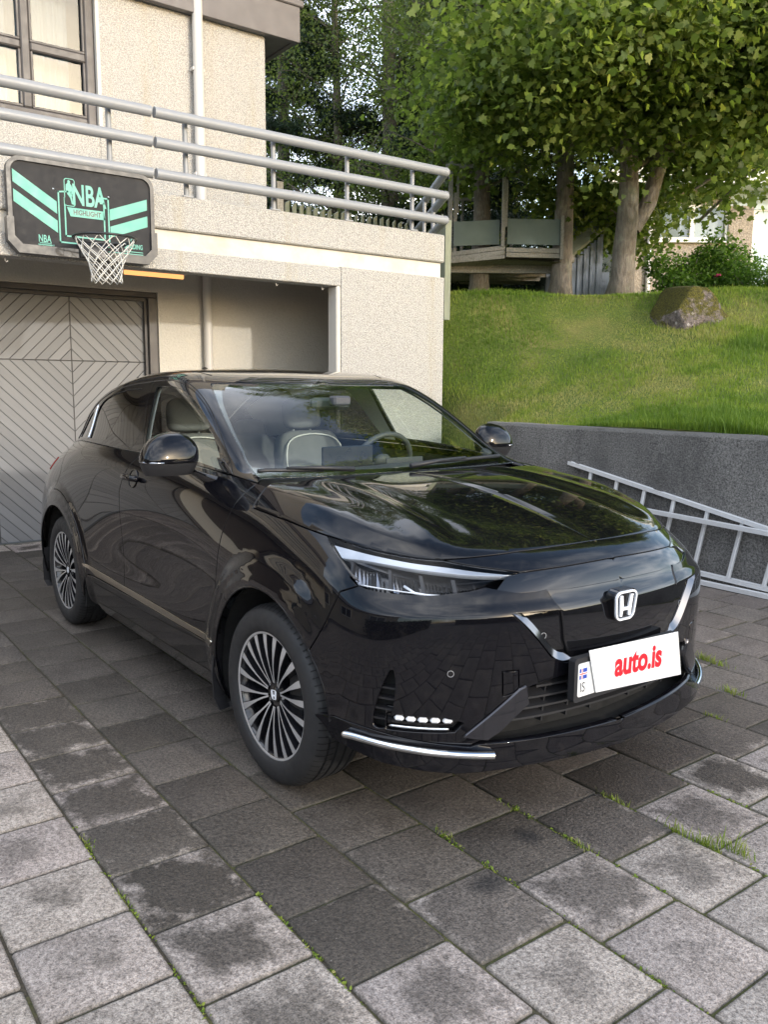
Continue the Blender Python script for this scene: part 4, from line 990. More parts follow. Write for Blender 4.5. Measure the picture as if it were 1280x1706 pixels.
m=MB();m.prism([(ty(845),tz(407)),(ty(933),tz(408)),(ty(933),tz(367)),(ty(845),tz(366))],-.04,-.02,Matrix(((0,0,1,-.02),(1,0,0,0),(0,1,0,0),(0,0,0,1))));m.build('side_panel',M_panel_green,th)
for (u,va,vb,wd,x) in ((751,420,279,.065,XL+.02),(760,420,320,.05,XL-.03),(764,352,282,.03,XL-.05),(837,412,302,.05,0),(842,380,305,.035,-.02),(935,432,362,.045,0),(785,408,300,.045,-1.6),(880,408,330,.045,-1.7)):
    m=MB();m.box((x,ty(u),(tz(va)+tz(vb))/2),(.05,wd,tz(vb)-tz(va)),bev=.004);m.build('post',M_wood_grey,th)
m=MB();m.box((XL,ty(765),tz(278)),(.07,ty(790)-ty(744),.055));bar(m,(XL-.02,ty(762),tz(308)),(XL-.4,ty(778),tz(284)),.04,.04);m.box((-.85,ty(750),tz(278)),(1.6,.045,.05));m.box((-1.0,ty(765),tz(312)),(.04,ty(842)-ty(755),.04));m.build('top_beam',M_wood_grey,th)
m=MB();bar(m,(-.15,ty(905),tz(412)),(-1.4,ty(925),tz(440)),.05,.05);m.box((-.5,ty(950),tz(424)),(.3,.28,.10));m.build('brace',M_wood_grey,th)
# shed
M_blue=wood('blue_grey_boards',(.12,.15,.20),(.24,.28,.35),axis=2,rough=.7)
sh=thing('garden_shed','blue-grey board shed with a sloping green roof behind the maple trunk','shed',(-5.35,7.95,2.6),RZ)
def sy(u): return (u-955)*.0093
def sz(v): return .28+(495-v)*.0093
m=MB()
for i in range(14):
    u0=955+i*5.4;top=sz(452-(u0-955)*.88)
    m.box((-.02*(i%2),sy(u0),(top-.6)/2),(.02,.046,top+.6),bev=.002)
m.build('board',M_blue,sh)
m=MB();m.box((-.6,sy(990),.0),(.9,1.0,1.4));m.build('back',M_blue,sh)
m=MB();m.prism([(sy(948),sz(448)),(sy(1000),sz(402)),(sy(1050),sz(360)),(sy(1050),sz(330)),(sy(955),sz(352)),(sy(948),sz(400))],-.05,.05,Matrix(((0,0,1,.02),(1,0,0,0),(0,1,0,0),(0,0,0,1))));m.box((-.6,sy(1000),sz(350)),(1.3,1.0,.05));m.build('roof',M_panel_green,sh)
bar_=MB();bar(bar_,(.05,sy(946),sz(449)),(.05,sy(1045),sz(364)),.07,.03);bar_.build('verge_board',M_wood_green,sh)
# neighbouring house
nh=thing('neighbour_house','neighbouring beige rendered bungalow with white window and pale blue door','house',(-7.69,13.29,0),RZ)
M_nwall=render_wall('neighbour_render',(.46,.40,.33),(.28,.24,.20),30,.8,False);M_white=simple('white_paint',(.78,.78,.76),.5,var=.04);M_pale=simple('pale_blue_paint',(.52,.62,.66),.5,var=.05)
hy=lambda u:(u-1080)*.0129
hz=lambda v:4.26+(430-v)*.0128
m=MB()
for (u0,u1,v0,v1) in ((1030,1091,560,318),(1091,1212,560,402),(1212,1252,560,352),(1091,1212,343,318),(1212,1252,351,345)): m.box((-.15,(hy(u0)+hy(u1))/2,(hz(v0)+hz(v1))/2),(.30,hy(u1)-hy(u0),hz(v1)-hz(v0)))
m.box((-4,hy(1031)+.16,4.0),(7.6,.3,3.4));m.build('wall',M_nwall,nh)
m=MB();m.box((-.14,(hy(1212.3)+hy(1420))/2,(hz(351)+hz(318))/2),(.26,hy(1420)-hy(1212.3),hz(318)-hz(351)-.01));m.box((-.14,(hy(1330)+hy(1420))/2,hz(460)),(.26,hy(1420)-hy(1330),2.76));m.build('panel_wall',M_pale,nh)
wn2=MB()
for (u0,u1,v0,v1) in ((1091,1212,402,396),(1091,1212,347,343),(1091,1095,396,347),(1208,1212,396,347),(1149,1156,396,347)): wn2.box((-.09,(hy(u0)+hy(u1))/2,(hz(v0)+hz(v1))/2),(.1,hy(u1)-hy(u0),hz(v1)-hz(v0)))
wn2.box((.03,hy(1151),hz(404)),(.12,hy(1216)-hy(1088),.03))
w2=wn2.build('window',M_white,nh)
m=MB();m.box((-.11,hy(1151),hz(371)),(.008,hy(1208)-hy(1095),hz(347)-hz(396)));m.build('pane',M_winglass,w2)
m=MB();m.box((-.17,hy(1170),hz(375)),(.01,.9,.5));m.build('blind',simple('blind_white',(.7,.68,.66),.8),w2)
m=MB();m.box((-.10,hy(1293),hz(430)),(.06,hy(1330)-hy(1258),1.98));dr=m.build('door',M_pale,nh)
m=MB();m.box((-.09,hy(1255.5),hz(430)),(.10,.075,2.02));m.box((-.09,hy(1293),hz(350.5)),(.10,hy(1330)-hy(1259),.06));m.build('door_frame',M_white,dr)
m=MB();m.box((-3,hy(1220),hz(311)),(7.4,hy(1460)-hy(1010),.26));m.box((-3,hy(1220),hz(298)),(7.2,hy(1455)-hy(1015),.05));m.build('roof',M_white,nh)
m=MB();m.tube([(.05,hy(1081),2.3),(.05,hy(1081),5.6)],.05,12);m.build('downpipe',M_white,nh,smooth=True)
m=MB();m.lathe([(0,.03),(.05,.03),(.10,.02),(.12,0)],20,Matrix(((0,0,1,0),(1,0,0,0),(0,1,0,0),(0,0,0,1))));m.box((.03,0,.02),(.02,.09,.05))
o=m.build('wall_lamp',simple('lamp_grey',(.12,.13,.14),.5),None,auto=40);o.location=(-6.63,14.9,4.53);o.scale=(1.9,1.9,1.9);o.rotation_euler=(0,0,RZ);tag(o,'round grey fitting on the beige wall above the purple shrub','wall lamp')
# across the drive and the street: what the paint and the glass reflect
M_hedge=leafmat('hedge_leaf',[(.010,.026,.006),(.02,.05,.01),(.04,.08,.015)])
def reflect_house(name,label,loc,rz,wd,h,wallm,roofm):
    t=thing(name,label,'house',loc,rz)
    m=MB();m.box((0,0,h/2),(wd,6,h));m.build('wall',wallm,t)
    m=MB();m.add([(-wd/2-.4,-3.5,h),(wd/2+.4,-3.5,h),(wd/2+.4,3.5,h),(-wd/2-.4,3.5,h),(-wd/2-.4,0,h+1.6),(wd/2+.4,0,h+1.6)],[(0,1,5,4),(2,3,4,5),(0,4,3),(1,2,5),(0,3,2,1)]);m.build('roof',roofm,t)
    for i in range(3):
        x=-wd/2+wd*(i+.5)/3;m=MB();m.box((x,3.02,h*.55),(1.5,.08,1.2));f=m.build('window',M_white,t);m=MB()
        for k in(-1,1): m.box((x+k*.36,3.07,h*.55),(.62,.02,1.04))
        m.build('pane',simple('pane_dark',(.02,.025,.03),.05),f)
    return t
reflect_house('opposite_house','cream house on the other side of the drive with three white windows','house' and (-1.5,-13.2,0),0,11,3.1,render_wall('opposite_render',(.62,.57,.48),(.42,.38,.32)),M_fascia)
reflect_house('street_house','grey house across the street behind the photographer','house' and (24,2,0),math.radians(90),12,3.0,render_wall('street_render',(.5,.5,.48),(.35,.35,.33)),M_fascia)
def hedge(name,label,a,b_,h,wd,n_,seed):
    RN=np.random.default_rng(seed);t=RN.random(n_);A=np.array(a);B=np.array(b_);P=A+(B-A)*t[:,None];P=np.concatenate([P,np.zeros((n_,1))],1)
    P[:,0]+=RN.uniform(-wd/2,wd/2,n_);P[:,1]+=RN.uniform(-wd/2,wd/2,n_);P[:,2]=h*RN.random(n_)**.6
    P-=np.array([*a,0]);ob=thing(name,label,'hedge',(a[0],a[1],0));leaves('foliage',P,np.tile(np.array([0,0,.7]),(n_,1)),.16,'oval',M_hedge,RN,ob)
    m=MB();d=B-A;m.box((d[0]/2,d[1]/2,h*.42),(max(abs(d[0]),wd*.6),max(abs(d[1]),wd*.6),h*.84));m.build('stems',M_bark_poplar,ob)
hedge('hedge','clipped dark hedge along the street behind the photographer',(9.5,-6),(9.5,7),1.5,.8,9000,61)
hedge('hedge','dark hedge beside the drive on the near side',(1.5,-8.2),(7.0,-8.2),1.5,.8,6000,62)
# ================================================================== the car
def paint():
    m,nt,b,o=newmat('black_car_paint');n=N(nt);c=n.coord()
    b.inputs['Base Color'].default_value=(.0035,.0035,.005,1);b.inputs['Roughness'].default_value=.12;b.inputs['Specular IOR Level'].default_value=.03
    b.inputs['Coat Weight'].default_value=1;b.inputs['Coat Roughness'].default_value=.012;b.inputs['Coat IOR'].default_value=1.42
    # a thin film of dust
    d=n.mr(n.noise(c,26,6,.75),.52,.8,0,.05)
    L(nt,n.mix(d,(.0035,.0035,.005),(.20,.18,.15)),b.inputs['Base Color']);return m
M_paint=paint()
M_gloss=simple('gloss_black_trim',(.004,.004,.005),.05,var=0,spec=.5,coat=.5)
M_matte=simple('black_plastic',(.016,.016,.018),.5,var=.15,scale=20,bump=.15,bscale=300,bdist=.0006)
M_rubberseal=simple('window_rubber',(.008,.008,.009),.45)
M_under=simple('underbody',(.006,.006,.006),.9)
M_tyre=simple('tyre_rubber',(.017,.017,.018),.62,var=.3,scale=14,bump=.25,bscale=120,bdist=.001)
M_chrome=simple('satin_chrome',(.78,.79,.80),.10,1,var=.03)
M_machined=simple('machined_alloy',(.66,.66,.67),.38,.75,var=.08,scale=20)
M_rimblack=simple('gloss_black_alloy',(.010,.010,.012),.16,var=.1,coat=.4)
M_bronze=simple('bright_sill_trim',(.62,.58,.50),.14,1,var=.05)
M_glass_f=glassmat('windscreen_glass',(.88,.94,.92),1.5)
M_glass_s=glassmat('side_glass',(.90,.95,.92),1.48)
M_glass_d=glassmat('privacy_glass',(.055,.055,.06),1.6)
M_lens=glassmat('lamp_lens',(.90,.91,.92),1.22)
M_seat=simple('grey_seat_cloth',(.17,.175,.175),.85,var=.12,bump=.2,bscale=200)
M_trim=simple('light_pillar_trim',(.60,.60,.57),.8,var=.05)
M_dash=simple('dark_dashboard',(.05,.053,.06),.6,var=.1)
M_piping=simple('white_piping',(.75,.75,.72),.6)
M_led=simple('lamp_reflector',(.30,.31,.34),.14,.9,var=.1,scale=40)
M_guide=simple('light_guide_silver',(.42,.45,.50),.18,.5,var=.1,scale=30)
M_drl=simple('white_light_guide',(.80,.82,.86),.25,var=.03)
MIR=np.array([1,-1,1.])
SURF={'L':(S_low,.30,.125),'U':(S_up,.26,.085)}
def surf_pt(s,u,v,side):
    p=SURF[s][0](u,v)
    return p*MIR if side<0 else p*np.array([1,1,1.])
CENTER={'L':np.array([0,0,.6]),'U':np.array([-.3,0,.9])}
def surf_n(s,u,v,side):
    e=2e-3;S=SURF[s][0];u=np.asarray(u,float);v=np.asarray(v,float)
    nu=(19 if s=='L' else 14)-1e-6;nv=(8 if s=='L' else 7)-1e-6
    ua,ub=np.clip(u-e,0,nu),np.clip(u+e,0,nu);va,vb=np.clip(v-e,0,nv),np.clip(v+e,0,nv)
    du=(S(ub,v)-S(ua,v))/(ub-ua)[...,None];dv=(S(u,vb)-S(u,va))/(vb-va)[...,None]
    n_=np.cross(du,dv)
    if s=='U': pass
    # outward for the +y side
    p=S(u,v);ref=p-CENTER[s];ref[...,0]*=.6;sg=np.where((n_*ref).sum(-1)<0,-1.0,1.0);n_=n_*sg[...,None]
    n_/=np.linalg.norm(n_,axis=-1)[...,None]+1e-12
    return n_*MIR if side<0 else n_
def inpoly(P,poly):
    x,y=P[:,0],P[:,1];c=np.zeros(len(P),bool);n_=len(poly);j=n_-1
    for i in range(n_):
        xi,yi=poly[i];xj,yj=poly[j]
        with np.errstate(divide='ignore',invalid='ignore'):
            t=((yi>y)!=(yj>y))&(x<(xj-xi)*(y-yi)/(yj-yi+1e-15)+xi)
        c^=t;j=i
    return c
def resample(poly,s,step):
    su,sv=SURF[s][1:];out=[];n_=len(poly)
    for i in range(n_):
        a=np.array(poly[i]);b=np.array(poly[(i+1)%n_]);l=math.hypot((b[0]-a[0])*su,(b[1]-a[1])*sv);k=max(1,int(math.ceil(l/step)))
        for q in range(k): out.append(tuple(a+(b-a)*q/k))
    return out
def smooth_curve(P,it=2):
    """Chaikin corner cutting of an open polyline, ends kept"""
    for _ in range(it):
        Q=[P[0]]
        for a,b in zip(P[:-1],P[1:]): Q+=[(a[0]*.75+b[0]*.25,a[1]*.75+b[1]*.25),(a[0]*.25+b[0]*.75,a[1]*.25+b[1]*.75)]
        Q.append(P[-1]);P=Q
    return P
def panel(name,s,poly,mat,parent,side=-1,holes=(),off=0.0,gap=.0022,flange=.012,step=.022,mirror_join=False,free_top=False,hole_gap=None,label=None,offf=None):
    """skin panel cut out of the body surface: rounded, turned-in edges and exact surface normals"""
    su,sv=SURF[s][1:]
    loops=[resample(poly,s,step)]+[resample(h,s,step) for h in holes]
    # interior points
    P0=np.array(loops[0]);lo=P0.min(0);hi=P0.max(0)
    gu=np.arange(lo[0],hi[0],step/su);gv=np.arange(lo[1],hi[1],step/sv)
    G=np.array([(a+(.5*step/su if j%2 else 0),b) for j,b in enumerate(gv) for a in gu]) if len(gu) and len(gv) else np.zeros((0,2))
    if len(G):
        k=inpoly(G,loops[0])
        for h in loops[1:]: k&=~inpoly(G,h)
        G=G[k]
        B=np.array([q for l in loops for q in l])*np.array([su,sv]);keep=[]
        for a in range(0,len(G),400):
            d=np.sqrt((((G[a:a+400]*np.array([su,sv]))[:,None]-B[None])**2).sum(-1)).min(1);keep.append(d>step*.55)
        G=G[np.concatenate(keep)]
    pts=[q for l in loops for q in l]+[tuple(q) for q in G]
    E=[];b=0
    for l in loops:
        E+=[(b+i,b+(i+1)%len(l)) for i in range(len(l))];b+=len(l)
    nb=b
    vv,ee,ff,ov,oe,of=delaunay_2d_cdt([Vector((p[0]*su,p[1]*sv)) for p in pts],E,[],0,1e-6)
    Q=np.array([(v[0]/su,v[1]/sv) for v in vv]);F=np.array([tuple(f) for f in ff])
    C=Q[F].mean(1);k=inpoly(C,loops[0])
    for h in loops[1:]: k&=~inpoly(C,h)
    F=F[k]
    X=surf_pt(s,Q[:,0],Q[:,1],side);Nn=surf_n(s,Q[:,0],Q[:,1],side)
    if offf is not None: X=X+Nn*offf(Q)[:,None]
    X=X+Nn*off
    # original index map
    first={}
    for i,l in enumerate(ov):
        for q in l:
            if q not in first: first[q]=i
    V=list(X);NN=list(Nn);FF=[tuple(f) for f in F];b=0
    # orient faces with the normals
    fn=np.cross(X[F[:,1]]-X[F[:,0]],X[F[:,2]]-X[F[:,0]]);flip=((fn*Nn[F[:,0]]).sum(1)<0)
    FF=[(f[0],f[2],f[1]) if fl else f for f,fl in zip(FF,flip)]
    for li,l in enumerate(loops):
        idx=[first[b+i] for i in range(len(l))];n_=len(idx);g_=gap if li==0 or hole_gap is None else hole_gap
        xs=X[idx];ns=Nn[idx];tan=np.roll(xs,-1,0)-np.roll(xs,1,0);tan/=np.linalg.norm(tan,axis=1)[:,None]+1e-9
        outw=np.cross(tan,ns);
        # decide the outward side from the uv area sign
        A=sum(l[i][0]*l[(i+1)%n_][1]-l[(i+1)%n_][0]*l[i][1] for i in range(n_))
        # test with geometry: a neighbour triangle centroid lies inwards
        tst=0
        for f in F[::max(1,len(F)//400)] if len(F)>0 else []: pass
        e0=idx[0],idx[1]
        inner=None
        for f in F:
            if idx[0] in f and idx[1%n_] in f:
                inner=X[[q for q in f if q not in(idx[0],idx[1%n_])][0]] if len([q for q in f if q not in(idx[0],idx[1%n_])]) else None;break
        if inner is not None:
            mid=(X[idx[0]]+X[idx[1%n_]])/2
            if np.dot(outw[0],inner-mid)>0: outw=-outw
        on_axis=np.array([abs(l[i][0])<1e-6 and s=='L' or (abs(l[i][1]-7)<1e-6 and s=='U') for i in range(n_)])
        fr_=np.array([free_top and l[i][1]>7.99 for i in range(n_)])
        sc1=np.where((on_axis & bool(mirror_join))|fr_,0,1.)[:,None]
        base=xs-outw*(g_+.0014)*sc1
        for q,i in enumerate(idx): V[i]=base[q]
        r1=xs-outw*(g_+.0003)*sc1-ns*.0012*sc1;r2=xs-outw*g_*sc1-ns*(flange)*sc1
        k1=len(V);V+=list(r1);NN+=[(a*.7+o_*.7) for a,o_ in zip(ns,outw)]
        k2=len(V);V+=list(r2);NN+=list(outw)
        for i in range(n_):
            j=(i+1)%n_
            if (mirror_join and on_axis[i] and on_axis[j]) or (fr_[i] and fr_[j]): continue
            for (a0,a1,c0,c1) in ((idx[i],idx[j],k1+i,k1+j),(k1+i,k1+j,k2+i,k2+j)):
                f=(a0,a1,c1,c0);fnn=np.cross(np.array(V[a1])-np.array(V[a0]),np.array(V[c0])-np.array(V[a0]))
                if np.dot(fnn,outw[i]+ns[i])<0: f=f[::-1]
                FF.append(f)
        b+=len(l)
    NN=np.array(NN);NN/=np.linalg.norm(NN,axis=1)[:,None]+1e-12
    return dict(V=np.array(V),F=FF,N=NN)
def merge(ds):
    V=[];F=[];Nn=[];b=0
    for d in ds:
        V.append(d['V']);Nn.append(d['N']);F+=[tuple(i+b for i in f) for f in d['F']];b+=len(d['V'])
    return np.concatenate(V),F,np.concatenate(Nn)
def mirror(d):
    return dict(V=d['V']*MIR,F=[tuple(reversed(f)) for f in d['F']],N=d['N']*MIR)
car=thing('parked_car','glossy black compact crossover car parked in front of the garage with bright multi-spoke wheels','car',(0,0,0))
def put(name,ds,mat,parent=car,label=None):
    V,F,Nn=merge(ds);o=mesh_obj(name,V,F,mat,parent,smooth=True,normals=Nn)
    if label:o['label']=label
    return o
def both(name,s,poly,mat,parent=car,sides=(-1,1),joined=False,label=None,**k):
    d=panel(name,s,poly,mat,None,side=-1,mirror_join=joined,**k)
    if joined: return [put(name,[d,mirror(d)],mat,parent,label)]
    out=[]
    for sd in sides: out.append(put(name,[d if sd<0 else mirror(d)],mat,parent,label))
    return out
# ---- outlines in the surface's own (u,v) co-ordinates
def solve_xz(x,z,u,v):
    for _ in range(25):
        q=S_low(u,v)[[0,2]];r=np.array([x,z])-q
        J=np.array([(S_low(u+1e-4,v)[[0,2]]-q)/1e-4,(S_low(u,v+1e-4)[[0,2]]-q)/1e-4]).T
        d=np.linalg.solve(J.T@J+1e-7*np.eye(2),J.T@r);nn=np.hypot(*d);d=d*min(1,.4/max(nn,1e-9));u=min(max(u+d[0],0),18.99);v=min(max(v+d[1],0),7.99)
    return float(u),float(v)
def arch(cx,R,a0,a1,n_,u,v):
    out=[]
    for i in range(n_+1):
        a=math.radians(a0+(a1-a0)*i/n_);x=cx+R*math.cos(a);z=AZ+.005+R*math.sin(a)
        u,v=solve_xz(x,max(z,.2),u,v);out.append((u,v))
    return out
RA=.405
A_f=arch(AX,RA,-21,200,26,5.4,.4)      # from the front foot over the top to the rear foot
A_r=arch(-AX,RA,-20,200,26,12.9,.6)
# front arch split index where the fender meets the bumper
k_split=min(range(len(A_f)),key=lambda i:abs(S_low(*A_f[i])[2]-.60) if S_low(*A_f[i])[0]>AX else 9)
SHUT=[(7.671,6.98),(7.044,6.978),(6.328,7.04),(5.619,7.13)]
HLT=smooth_curve([(5.586,7.14),(5.09,7.20),(4.239,7.24),(3.534,7.32),(2.69,7.40)],1)
HLT2=smooth_curve([(2.69,7.40),(2.028,7.153),(1.469,6.86)],1)
HLB=smooth_curve([(5.66,7.044),(5.333,6.714),(4.857,6.382),(4.508,6.13),(3.96,6.12),(3.2,6.20),(2.595,6.34),(2.171,6.44),(1.894,6.70),(1.469,6.86)],1)
GAPF=[(7.96,8.0),(8.03,7.48),(8.176,6.371),(8.369,5.345),(8.47,4.605),(8.527,3.75),(8.56,2.62)]
GAPM=[(11.125,8.0),(11.3,6.684),(11.438,5.955),(11.5,5.166),(11.512,4.522),(11.5,3.738),(11.475,2.62)]
GAPR=[(15.05,8.0),(14.90,7.3),(14.60,6.7),(14.40,6.15)]
AR2=[(u,v) for u,v in A_r]
# door rear edge runs along the flare
def flare_pts(cx,R,a0,a1,n_,u,v): return arch(cx,R,a0,a1,n_,u,v)
FLR=flare_pts(-AX,.50,100,5,10,14.2,5.9)
GAPR=GAPR+[p for p in FLR]
SILL=2.62
hoodcut=[(2.69,7.42),(2.041,7.6),(1.347,7.787),(.667,7.892),(0,7.96)]
# --- fender
fend=GAPF[::-1]+[(7.72,8.0),(7.671,6.98)]+SHUT[1:]+[(5.60,7.10)]+[(5.36,6.75),(4.87,6.40),(4.56,6.15)]+[(4.85,5.98),(5.3,5.70)]
fa=A_f[k_split:]
fa=[p for p in fa if not(p[0]>8.46)]
fend=[(8.56,SILL-.0)]+GAPF[::-1][1:]+[(7.72,8.0),(7.671,6.98)]+SHUT[1:]+[(5.36,6.76),(4.87,6.41),(4.55,6.14),(5.0,5.88)]+fa+[(fa[-1][0]+.06,SILL-.35)]
both('front_wing','L',fend,M_paint,step=.016)
# --- doors
d1=GAPF[:]+[]
front_door=GAPF+GAPM[::-1]
both('front_door_skin','L',front_door,M_paint,step=.02)
rear_door=GAPM+[(12.86,SILL)]+GAPR[::-1]
both('rear_door_skin','L',rear_door,M_paint,step=.017)
# --- sill: matte band with bright strip
ar_foot=[p for p in A_f if p[0]>7 and p[1]<SILL][::-1]
sill=[(8.50,SILL-.02),(12.95,SILL-.02),(12.95,.9),(12.6,.02),(8.7,.02),(8.35,.5)]
both('sill_cover','L',sill,M_gloss)
strip_=[(8.42,2.93),(8.50,2.70),(9.6,2.66),(12.55,2.72),(12.95,3.0),(12.98,3.12),(12.6,3.06),(11.55,2.96),(9.6,2.90)]
both('sill_trim','L',strip_,M_bronze,off=.0065,gap=0,flange=.006)
# --- rear quarter and rear end in one skin, joined across the middle
rq=[p for p in GAPR]+[(12.86,SILL),(12.95,SILL-.5)]
rq=GAPR[:]+[(FLR[-1][0]-.12,FLR[-1][1]-.4)]
arr=[p for p in A_r if p[1]<9]
# outline: down the door gap, along the arch from its front foot over the top to the rear foot, round the tail
foot=[p for p in A_r if S_low(*p)[2]>.24]
quarter=GAPR+[(12.90,3.1),(12.95,SILL)]+foot+[(17.0,.35),(18.98,.35),(18.98,7.98),(17.0,7.98),(15.6,8.0)]
def dl(q): return q
# foot is ordered front->rear? (front foot has the smaller u)
if foot[0][0]>foot[-1][0]: foot=foot[::-1]
quarter=GAPR+[(12.92,SILL)]+foot+[(16.6,.35),(18.99,.35),(18.99,7.99),(17.0,7.99),(15.6,8.0)]
both('rear_quarter','L',quarter,M_paint,step=.02)
# --- wheel arch liners + dark backing shell under the seams
def liner(cx,parent,a0=-22):
    for sd in(-1,1):
        m=MB();V=[];n_=28
        for i in range(n_+1):
            a=math.radians(a0+(202-a0)*i/n_)
            for (y,r) in ((.872,.403),(.868,.412),(.58,.41)): V.append((cx+r*math.cos(a),sd*y,AZ+.005+r*math.sin(a)))
        F=[]
        for i in range(n_):
            for j in range(2): F.append((i*3+j,(i+1)*3+j,(i+1)*3+j+1,i*3+j+1))
        c=len(V);V.append((cx,sd*.58,AZ));F+=[(c,i*3+2,(i+1)*3+2) for i in range(n_)]
        m.add(V,F);m.build('arch_liner',M_under,parent)
liner(AX,car,-4);liner(-AX,car)
# ---- bonnet: side skin + crowned top joined into one smooth sheet
def bonnet():
    side=[(0,7.96)]+[p for p in hoodcut[::-1][1:]]+HLT[::-1]+SHUT[::-1][0:]+[(7.69,7.5),(7.72,7.999),(0,7.999)]
    # the skin above the shut line
    side=[(0,7.96),(.667,7.892),(1.347,7.787),(2.041,7.6),(2.69,7.42)]+HLT[::-1][1:]+[p for p in SHUT[::-1]]+[(7.71,7.999)]
    d=panel('b','L',side+[(0,7.999)],M_paint,None,gap=.0022,flange=.015,mirror_join=True,free_top=True,step=.022)
    # top
    k_=max(1,int(math.ceil(7.71*.30/.022)));ed=[(7.71-7.71*q/k_,7.999) for q in range(k_+1)][::-1];us=np.array([p[0] for p in ed]);E=S_low(us,np.full(len(us),7.999))*MIR
    back=[(1.045-.0*y,y) for y in np.linspace(E[-1][1],0,16)]
    B=[(p[0],p[1]) for p in E]+back[1:]
    st=.03;G=[(x+(.5*st if j%2 else 0),y) for j,y in enumerate(np.arange(-.80,-.008,st)) for x in np.arange(1.06,2.10,st)]
    G=np.array(G);G=G[inpoly(G,B)];Bn=np.array(B);dm=np.sqrt(((G[:,None]-Bn[None])**2).sum(-1)).min(1);G=G[dm>.014]
    mid=[(x,0.0) for x in np.arange(1.075,2.05,.03)]
    pts=[Vector(p) for p in B]+[Vector(tuple(p)) for p in G]
    n_=len(B);vv,ee,ff,ov,_,_=delaunay_2d_cdt(pts,[(i,(i+1)%n_) for i in range(n_)],[],0,1e-6)
    Q=np.array([tuple(v) for v in vv]);F=np.array([tuple(f) for f in ff]);F=F[inpoly(Q[F].mean(1),B)]
    Z=hoodz(Q[:,0],Q[:,1]);eb=E;eh=hoodz(E[:,0],E[:,1])
    dd=np.sqrt(((Q[:,None]-E[None,:,:2])**2).sum(-1));k=dd.argmin(1);dmin=dd.min(1);Z=Z+(eb[k,2]-eh[k])*(1-sm(0,.22,dmin))
    V=np.column_stack([Q,Z])
    def both_(V,F,n0):
        return np.concatenate([V,V*MIR]),[tuple(f) for f in F]+[tuple(i+n0 for i in reversed(f)) for f in F]
    # orient upwards
    fn=np.cross(V[F[:,1]]-V[F[:,0]],V[F[:,2]]-V[F[:,0]]);F=[tuple(f) if z>0 else (f[0],f[2],f[1]) for f,z in zip(F,fn[:,2])]
    V1,F1=both_(V,F,len(V));d2=mirror(d);Vs=np.concatenate([d['V'],d2['V']]);Fs=list(d['F'])+[tuple(i+len(d['V']) for i in f) for f in d2['F']]
    import bmesh
    me=bpy.data.meshes.new('bonnet');VV=np.concatenate([V1,Vs]);FF=list(F1)+[tuple(i+len(V1) for i in f) for f in Fs]
    me.from_pydata([tuple(map(float,v)) for v in VV],[],[tuple(int(i) for i in f) for f in FF])
    bm=bmesh.new();bm.from_mesh(me);bmesh.ops.remove_doubles(bm,verts=bm.verts,dist=.0015);bm.to_mesh(me);bm.free()
    me.polygons.foreach_set('use_smooth',np.ones(len(me.polygons),dtype=bool));me.materials.append(M_paint);me.set_sharp_from_angle(angle=math.radians(60))
    return link(bpy.data.objects.new('bonnet',me),car)
bonnet()
# ---- nose, grille and bumper
c_=lambda *p:smooth_curve(list(p),2)
NL=[(1.469,6.86),(.794,6.88),(0,6.93)]
both('nose_panel','L',[(0,7.96),(.667,7.892),(1.347,7.787),(2.041,7.6),(2.69,7.42)]+HLT2[1:]+NL[1:],M_paint,joined=True)
N2=[(0,6.16),(.805,6.16),(1.347,6.22),(1.632,6.26),(1.90,6.40)]
both('grille_strip','L',NL[::-1]+[(1.70,6.79)]+N2[::-1],M_gloss,joined=True,off=-.006,gap=-.002)
both('grille_panel','L',[(0,6.16),(.805,6.16),(1.181,6.25),(1.12,5.9),(1.044,5.46),(1.0,4.6),(.90,4.19),(0,4.16)],M_gloss,joined=True,off=-.004,gap=.0015)
both('grille_cheek','L',[(1.81,5.60),(1.193,4.27),(.958,4.10),(.88,4.14),(.99,4.6),(1.04,5.50)],M_gloss,off=-.016,gap=-.004)
fa2=A_f[:k_split+1]
bump=[p for p in HLB[::-1] if p[0]>2.0]+[(4.55,6.14),(5.0,5.88)]+fa2[::-1]
ftp=fa2[0]
LIPT=[(5.55,2.35),(5.129,2.50),(4.508,2.46),(3.265,2.26),(2.35,2.12)]
low_i=[i for i,p in enumerate(fa2) if p[1]>2.3]
bump=[p for p in HLB[::-1] if p[0]>2.0]+[(4.55,6.14),(5.0,5.88)]+[fa2[i] for i in low_i[::-1]]+LIPT+[(2.10,2.30),(1.88,2.62),(1.55,3.35),(1.50,3.66),(1.298,3.74),(.80,3.86),(0,3.95),(0,4.16),(.822,4.18),(.958,4.13),(1.193,4.304),(1.5,4.93),(1.79,5.57),(1.40,5.50),(1.044,5.46),(1.12,5.9),(1.181,6.25),(1.347,6.22),(1.632,6.26),(1.90,6.40)]
FOG=[(3.95,2.98),(2.913,2.98),(2.50,2.82),(2.64,2.56),(3.95,2.52)]
CUR=c_((3.841,4.15),(3.80,3.75),(3.86,3.0),(3.93,2.56),(4.22,2.48),(4.25,2.9),(4.07,3.7),(3.90,4.13))
TOW=[(1.935,4.12),(1.684,4.11),(1.647,3.60),(1.897,3.50)]
for o in both('front_bumper','L',bump,M_paint,joined=True,holes=[FOG,CUR,TOW],flange=.016): pass
both('tow_cover','L',TOW,M_paint,gap=.0025)
